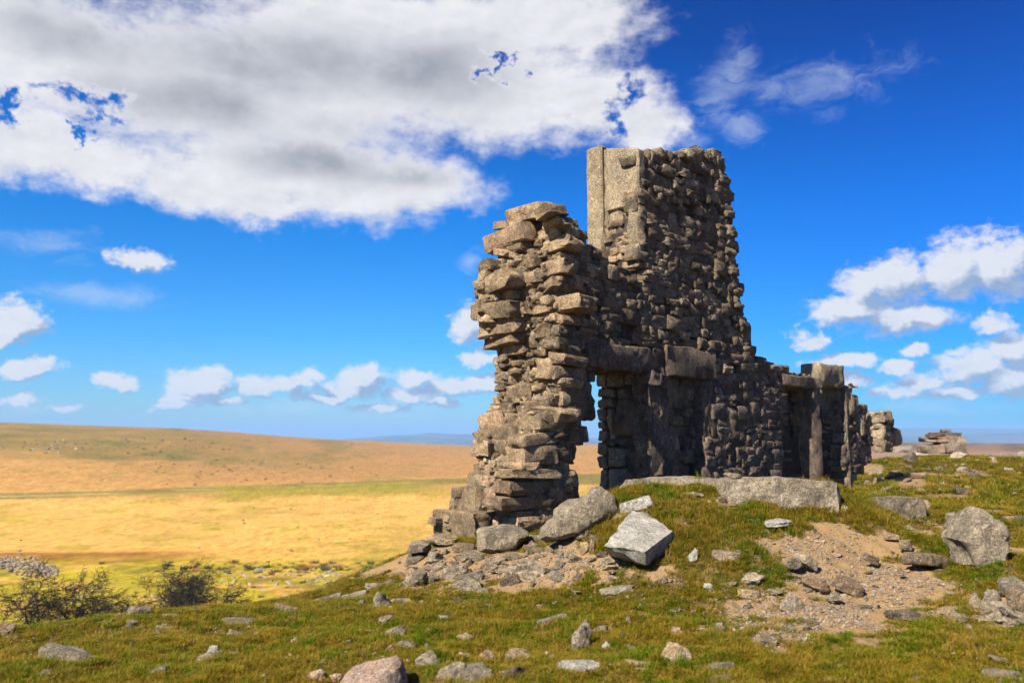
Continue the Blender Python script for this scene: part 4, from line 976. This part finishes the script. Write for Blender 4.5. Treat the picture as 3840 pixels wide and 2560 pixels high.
# ------------------------------------------------------------------ scattering (geometry nodes) for what nobody can count
def scatter(name, P, rot, sc_, idx, protos, label=None, cat=None):
    me = bpy.data.meshes.new(name); me.vertices.add(len(P)); me.vertices.foreach_set('co', P.astype(np.float32).ravel())
    for nm, typ, val in (('rotv', 'FLOAT_VECTOR', rot), ('scv', 'FLOAT_VECTOR', sc_), ('idx', 'INT', idx)):
        a = me.attributes.new(nm, typ, 'POINT'); a.data.foreach_set('vector' if typ == 'FLOAT_VECTOR' else 'value', np.ascontiguousarray(val, np.int32 if typ == 'INT' else np.float32).ravel())
    me.update(); o = link(name, me, kind='stuff', label=label, cat=cat)
    cl_ = bpy.data.collections.new(name+'_pieces')
    for k, pm in enumerate(protos): po = bpy.data.objects.new('%s_%02d' % (name, k), pm); cl_.objects.link(po)
    ng = bpy.data.node_groups.new(name, 'GeometryNodeTree'); ng.interface.new_socket('Geometry', in_out='INPUT', socket_type='NodeSocketGeometry'); ng.interface.new_socket('Geometry', in_out='OUTPUT', socket_type='NodeSocketGeometry')
    N = ng.nodes; gi = N.new('NodeGroupInput'); go = N.new('NodeGroupOutput'); iop = N.new('GeometryNodeInstanceOnPoints'); ci = N.new('GeometryNodeCollectionInfo')
    ci.inputs[0].default_value = cl_; ci.inputs[1].default_value = True; ci.inputs[2].default_value = True
    def na(nm, dt): n = N.new('GeometryNodeInputNamedAttribute'); n.data_type = dt; n.inputs[0].default_value = nm; return n.outputs[0]
    e2r = N.new('FunctionNodeEulerToRotation'); L_ = ng.links
    L_.new(gi.outputs[0], iop.inputs['Points']); L_.new(ci.outputs[0], iop.inputs['Instance']); iop.inputs['Pick Instance'].default_value = True
    L_.new(na('idx', 'INT'), iop.inputs['Instance Index']); L_.new(na('rotv', 'FLOAT_VECTOR'), e2r.inputs[0]); L_.new(e2r.outputs[0], iop.inputs['Rotation']); L_.new(na('scv', 'FLOAT_VECTOR'), iop.inputs['Scale'])
    L_.new(iop.outputs[0], go.inputs[0]); md = o.modifiers.new('scatter', 'NODES'); md.node_group = ng
    return o
m_grass, t, b = material('short turf blades'); p = t.pos(); b.inputs['Specular IOR Level'].default_value = .05
oi = t.add('ShaderNodeObjectInfo').outputs['Random']
n1 = t.noise(p, 1.6, 5, .6); n2 = t.noise(p, 7, 4, .6)
gc = t.mix(t.step(n1, .40, .60), (0.07792, 0.1229, 0.002409), (0.1558, 0.1229, 0.006022)); gc = t.mix(t.m('MULTIPLY', t.step(n2, .5, .62), .75), gc, (0.2158, 0.1352, 0.01806))
gc = t.mix(t.m('MULTIPLY', t.step(t.noise(p, .75, 4, .6), .50, .62), .4), gc, (.22, .15, .026))
gc = t.mix(t.m('MULTIPLY', t.step(oi, .62, .72), .85), gc, (0.255, 0.157, 0.02388)); gc = t.mix(t.m('MULTIPLY', t.step(oi, .3, .0), .7), gc, (0.03881, 0.07036, 0.001102))
t.put(b.inputs[0], gc); b.inputs['Roughness'].default_value = .6
tr = t.add('ShaderNodeBsdfTranslucent'); t.put(tr.inputs[0], gc); mx_ = t.add('ShaderNodeMixShader'); mx_.inputs[0].default_value = .3
t.l.new(b.outputs[0], mx_.inputs[1]); t.l.new(tr.outputs[0], mx_.inputs[2]); t.l.new(mx_.outputs[0], t.n['Material Output'].inputs[0])
def tuft(seed, n=26, H=.035, rad_=.035):
    r = random.Random(seed); V, F_ = [], []
    for _ in range(n):
        a = r.uniform(0, 6.28); q = rad_*math.sqrt(r.random()); x, y = q*math.cos(a), q*math.sin(a); dr = r.uniform(0, 6.28); ln = r.uniform(.4, 1.6)*H; hh = H*r.uniform(.35, 1.1); wd = r.uniform(.0012, .0024); px_, py_ = -math.sin(dr)*wd, math.cos(dr)*wd
        k = len(V); dx, dy = math.cos(dr), math.sin(dr)
        V += [(x-px_, y-py_, -.006), (x+px_, y+py_, -.006), (x+dx*ln*.4+px_*.8, y+dy*ln*.4+py_*.8, hh*.75), (x+dx*ln*.4-px_*.8, y+dy*ln*.4-py_*.8, hh*.75), (x+dx*ln, y+dy*ln, hh)]
        F_ += [(k, k+1, k+2), (k, k+2, k+3), (k+3, k+2, k+4)]
    me = bpy.data.meshes.new('tuft'); me.from_pydata(V, [], F_); me.materials.append(m_grass); return me
TUFTS = [tuft(i) for i in range(10)]
def sample_area(n, rmin, rmax, amax=36):
    a = np.radians(rng.uniform(-amax, amax, n)); r = np.exp(rng.uniform(math.log(rmin), math.log(rmax), n)); return r*np.sin(a), r*np.cos(a)
x, y = sample_area(230000, 3.9, 12.5); z = height(x, y); sm_ = soil_mask(x, y, z)
nrm = fbm(x*5, y*5, 88, 3)
pr_ = 1-np.clip((sm_+nrm*.45-.12)/.55, 0, 1); pr_ *= .25+.75*sstep(.36, .0, fbm(x*1.9, y*1.9, 60, 4)*1.3+.6*fbm(x*7, y*7, 61, 3)); keep = rng.random(len(x)) < pr_
for (a, b_, c_) in TAKEN: keep &= ~((np.abs(x-a) < c_*.9) & (np.abs(y-b_+c_*.2) < c_*.6))
# nothing grows inside the wall
lu = (x-ORG[0])*UV[0]+(y-ORG[1])*UV[1]; lt = (x-ORG[0])*TV[0]+(y-ORG[1])*TV[1]; keep &= ~((lu > -.2) & (lt > -.05) & (lt < 1.1))
x, y, z = x[keep], y[keep], z[keep]; n = len(x); print('tufts', n)
sxx, syy = project(np.stack([x, y, z], -1))
hs_ = np.exp(rng.normal(-.05, .32, n))*(1+.9*sstep(.1, .5, fbm(x*2.5, y*2.5, 55, 3)))
mound = sstep(1360, 1420, sxx)*sstep(2120, 2000, sxx)*sstep(1310, 1270, syy)*sstep(1090, 1110, syy); hs_ *= 1+.8*mound
dist = np.hypot(x, y); ws = 1.+.6*sstep(7, 12, dist)
scatter('grass', np.stack([x, y, z], -1), np.stack([rng.normal(0, .2, n), rng.normal(0, .2, n), rng.uniform(0, 6.28, n)], -1), np.stack([ws, ws, hs_*.62], -1), rng.integers(0, 10, n), TUFTS)
# grass on the far slope
x, y = sample_area(60000, 12.5, 34, 36); keep = (np.arctan2(x, y) > R(14)); x, y = x[keep], y[keep]; z = height(x, y); sm_ = soil_mask(x, y, z); keep = sm_ < .45
lu = (x-ORG[0])*UV[0]+(y-ORG[1])*UV[1]; lt = (x-ORG[0])*TV[0]+(y-ORG[1])*TV[1]; keep &= ~((lt > -.05) & (lt < 1.1) & (lu < 12)); x, y, z = x[keep], y[keep], z[keep]; n = len(x)
scatter('grass', np.stack([x, y, z], -1), np.stack([rng.normal(0, .2, n), rng.normal(0, .2, n), rng.uniform(0, 6.28, n)], -1), np.stack([np.full(n, 2.6), np.full(n, 2.6), np.exp(rng.normal(.4, .3, n))], -1), rng.integers(0, 10, n), TUFTS)
# pebbles and chips
M_PEB = granite('gravel stone', (0.3411, 0.2545, 0.1674), (0.223, 0.1527, 0.0924), (.7, 1.25), lichen=.2, stain=.1, warm=.3)
for pm in PEB: pm.materials.append(M_PEB)
x, y = sample_area(520000, 3.9, 13); z = height(x, y); sm_ = soil_mask(x, y, z); keep = rng.random(len(x)) < np.clip(sm_**1.5*.9*(.35+1.5*fbm(x*2.2, y*2.2, 12, 3))+.03+.10*sstep(.1, .4, fbm(x*1.9, y*1.9, 60, 4)), 0, 1)
x, y, z = x[keep], y[keep], z[keep]; n = len(x); print('pebbles', n)
s0 = np.exp(rng.normal(math.log(.0115), .5, n)); s0 = np.clip(s0, .006, .07)
scatter('gravel', np.stack([x, y, z+s0*.1], -1), rng.uniform(0, 6.28, (n, 3))*np.array([.1, .1, 1]), np.stack([s0*rng.uniform(.8, 1.6, n), s0, s0*rng.uniform(.4, .8, n)], -1), rng.integers(0, len(PEB), n), PEB)
# broken stones too many to count on the rubble slope and through the turf
QX = []; 
for (cx, cy, rx, ry, nn, s1) in [(1180,1300,300,50,210,.058),(1950,1330,330,90,50,.035),(1200,1450,1500,130,230,.05),(2150,1120,250,60,70,.12),(1250,1250,200,30,50,.08),(2300,1420,90,60,50,.08)]:
    for _ in range(nn):
        X = cx+rx*random.gauss(0, .5); Y = cy+ry*random.gauss(0, .5)
        if 1045 < Y < 1567 and X > -20: q = hit(X, Y); QX.append((q[0], q[1], s1*math.exp(random.gauss(0, .45))))
QX = np.array([q for q in QX if math.hypot(q[0], q[1]) < 32]); n = len(QX); z = height(QX[:,0], QX[:,1])
lt = (QX[:,0]-ORG[0])*TV[0]+(QX[:,1]-ORG[1])*TV[1]; s0 = QX[:,2]
RUB = []
for i in range(8): c = (CHUNK+SLAB)[i*2].copy(); c.materials.clear(); c.materials.append((M_BOUL, M_FRONT, M_END, M_BOUL)[i % 4]); RUB.append(c)
scatter('rubble', np.stack([QX[:,0], QX[:,1], z+s0*.08], -1), rng.normal(0, 1, (n, 3))*np.array([.25, .25, 3]), np.stack([s0*rng.uniform(.9, 1.9, n), s0*rng.uniform(.7, 1.2, n), s0*rng.uniform(.35, .8, n)], -1), rng.integers(0, 8, n), RUB)
# scattered stones and dark rush clumps on the moor
mats_far = granite('moor stone', (.30, .27, .22), (.15, .13, .10), (.6, 1.3), lichen=.2, stain=.2)
FARP = []
for i in range(5): c = PEB[i].copy(); c.materials.clear(); c.materials.append(mats_far); FARP.append(c)
P = []; SZ = []
def fling(cx, cy, rx, ry, n, s):
    for _ in range(n):
        X = cx+rx*random.gauss(0, .5); Y = cy+ry*random.gauss(0, .5); 
        if Y < 1008: continue
        q = hit(X, Y)
        if 38 < q[1] < 900: P.append(q); SZ.append(s*random.uniform(.4, 1.4))
fling(760,1322,260,22,170,.5); fling(500,1330,400,40,45,.45); fling(600,1200,700,100,16,.8); fling(130,1025,90,14,60,1.1); fling(600,1075,200,22,16,1.); fling(250,1380,260,40,50,.4)
P = np.array(P); SZ = np.array(SZ); n = len(P); P[:,2] = height(P[:,0], P[:,1])
scatter('moor_stones', P, rng.uniform(0, 6.28, (n, 3))*np.array([.1,.1,1]), np.stack([SZ*1.4, SZ, SZ*.55], -1), rng.integers(0, 5, n), FARP)
m_rush, t, b = material('dark rushes'); b.inputs[0].default_value = (.055, .06, .012, 1)
m_dead, t, b = material('dead bracken'); b.inputs[0].default_value = (.30, .13, .03, 1)
def clump(seed, mat):
    r = random.Random(seed); V, F_ = [], []
    for _ in range(40):
        a = r.uniform(0, 6.28); q = .35*math.sqrt(r.random()); x, y = q*math.cos(a), q*math.sin(a); k = len(V); l = r.uniform(.3, .8); ox, oy = math.cos(a)*.3*r.random(), math.sin(a)*.3*r.random(); w_ = .03
        V += [(x-w_, y, 0), (x+w_, y+w_, 0), (x+ox, y+oy, l)]; F_ += [(k, k+1, k+2)]
    me = bpy.data.meshes.new('clump'); me.from_pydata(V, [], F_); me.materials.append(mat); return me
P = []; SZ = []; 
fling(700,1303,420,12,170,.8); fling(560,1078,330,30,120,1.0); fling(350,1020,350,24,120,1.1); fling(700,1200,600,80,30,.6); fling(400,1350,400,30,70,.5)
P = np.array(P); SZ = np.array(SZ); n = len(P); P[:,2] = height(P[:,0], P[:,1])
scatter('rushes', P, np.stack([np.zeros(n), np.zeros(n), rng.uniform(0, 6, n)], -1), np.stack([SZ*1.3, SZ*1.3, SZ*.8], -1), rng.integers(0, 4, n), [clump(i, m_rush if i < 3 else m_dead) for i in range(4)])
# fallen field wall on the left
wall_items = []
for _ in range(520):
    k = random.random(); X = -20+k*150; Y = 1291+k*26+random.gauss(0, 1)*(2.5+9*math.sin(k*3.0)); q = hit(X, Y); s_1 = random.uniform(.2, .6)
    wall_items.append((random.choice(PEB), (q[0], q[1], height(q[0], q[1])+s_1*.15+abs(random.gauss(0, .12))), (s_1*1.4, s_1, s_1*.7), (J(.3), J(.3), J(3))))
fw = join_rocks('field_wall', wall_items, M_BOUL); fw['label'] = 'collapsed dry stone field wall in the valley at the left edge'; fw['category'] = 'wall'

# ------------------------------------------------------------------ bare hawthorns
m_bark, t, b = material('hawthorn bark'); p = t.pos(); n1 = t.noise(p, 5, 4); t.put(b.inputs[0], t.mix(n1, (.010, .008, .005), (.028, .022, .013)))
def tree(xpx, base_y, Y, label, seed, hgt, lean, spread, stems):
    r = random.Random(seed); root = bpy.data.objects.new('hawthorn_tree', None); COL.objects.link(root)
    q = at(xpx, base_y, Y); root.location = (q[0], q[1], float(height(q[0], q[1]))-.1); root['label'] = label; root['category'] = 'tree'; root['group'] = 'bare hawthorns below the crest'
    VT, FT, VC, FC = [], [], [], []
    def tube(pts_, rads, V, F_, sides):
        base = len(V)
        for i, (p_, rd) in enumerate(zip(pts_, rads)):
            d = (pts_[min(i+1, len(pts_)-1)]-pts_[max(i-1, 0)]).normalized(); a = d.orthogonal().normalized(); c = d.cross(a)
            for k in range(sides): th = 2*math.pi*k/sides; V.append(p_+(a*math.cos(th)+c*math.sin(th))*rd)
        for i in range(len(pts_)-1):
            for k in range(sides): k2 = (k+1) % sides; F_.append((base+i*sides+k, base+i*sides+k2, base+(i+1)*sides+k2, base+(i+1)*sides+k))
    def grow(p_, d, length, rad_, lvl):
        n = 4 if lvl < 3 else 3; pts_ = [p_]; rads = [rad_]
        for i in range(n):
            d = (d+Vector((r.gauss(lean*.10, .24), r.gauss(0, .24), r.gauss(-.06 if lvl < 2 else -.05, .12)))).normalized(); p_ = p_+d*length/n; pts_.append(p_); rads.append(rad_*(1-.45*(i+1)/n))
        if lvl < 2: tube(pts_, rads, VT, FT, 6)
        else: tube(pts_, rads, VC, FC, 3)
        if lvl >= 6: return
        nk = [3, 4, 4, 4, 3, 3][lvl]
        for k in range(nk):
            i = r.randint(1, n) if k else n; ax = Vector([r.gauss(0, 1) for _ in range(3)]); ax.z *= .45; nd = (d*.75+ax.normalized()*r.uniform(.5, 1.)+Vector((lean*.25, 0, .06))).normalized()
            grow(pts_[i], nd, length*r.uniform(.6, .82), max(rads[i]*.66, .009), lvl+1)
    for s in range(stems):
        a = (s/max(1, stems-1)-.5)*2 if stems > 1 else 0
        grow(Vector((a*.25, r.uniform(-.2, .2), 0)), Vector((a*spread+lean*.3, r.uniform(-.3, .3), 1)).normalized(), hgt*.34, .13, 0)
    for nm, V, F_ in (('trunk', VT, FT), ('crown', VC, FC)):
        me = bpy.data.meshes.new(nm); me.from_pydata([tuple(v) for v in V], [], F_); me.update(); link(nm, me, m_bark, root)
    return root
tree(138, 1462, 34, 'larger bare wind bent hawthorn, leftmost, seen over the near crest', 3, 4.9, .3, 1.3, 7)
tree(405, 1445, 38, 'smaller bare hawthorn to the right of the larger one', 8, 5.2, .3, 1.3, 7)

# ------------------------------------------------------------------ haze
bm = bmesh.new(); bmesh.ops.create_cube(bm, size=1); me = bpy.data.meshes.new('haze'); bm.to_mesh(me); bm.free()
hz = link('haze', me, kind='stuff'); hz.scale = (18000, 18000, 175); hz.location = (0, 0, -12)
m_h = bpy.data.materials.new('haze'); m_h.use_nodes = True; nt = m_h.node_tree; nt.nodes.clear(); out = nt.nodes.new('ShaderNodeOutputMaterial'); pv = nt.nodes.new('ShaderNodeVolumePrincipled')
pv.inputs['Color'].default_value = (.30, .54, .92, 1); pv.inputs['Density'].default_value = 2.3e-4; pv.inputs['Anisotropy'].default_value = 0
nt.links.new(pv.outputs[0], out.inputs['Volume']); me.materials.append(m_h)
print('stones', len(STONES))
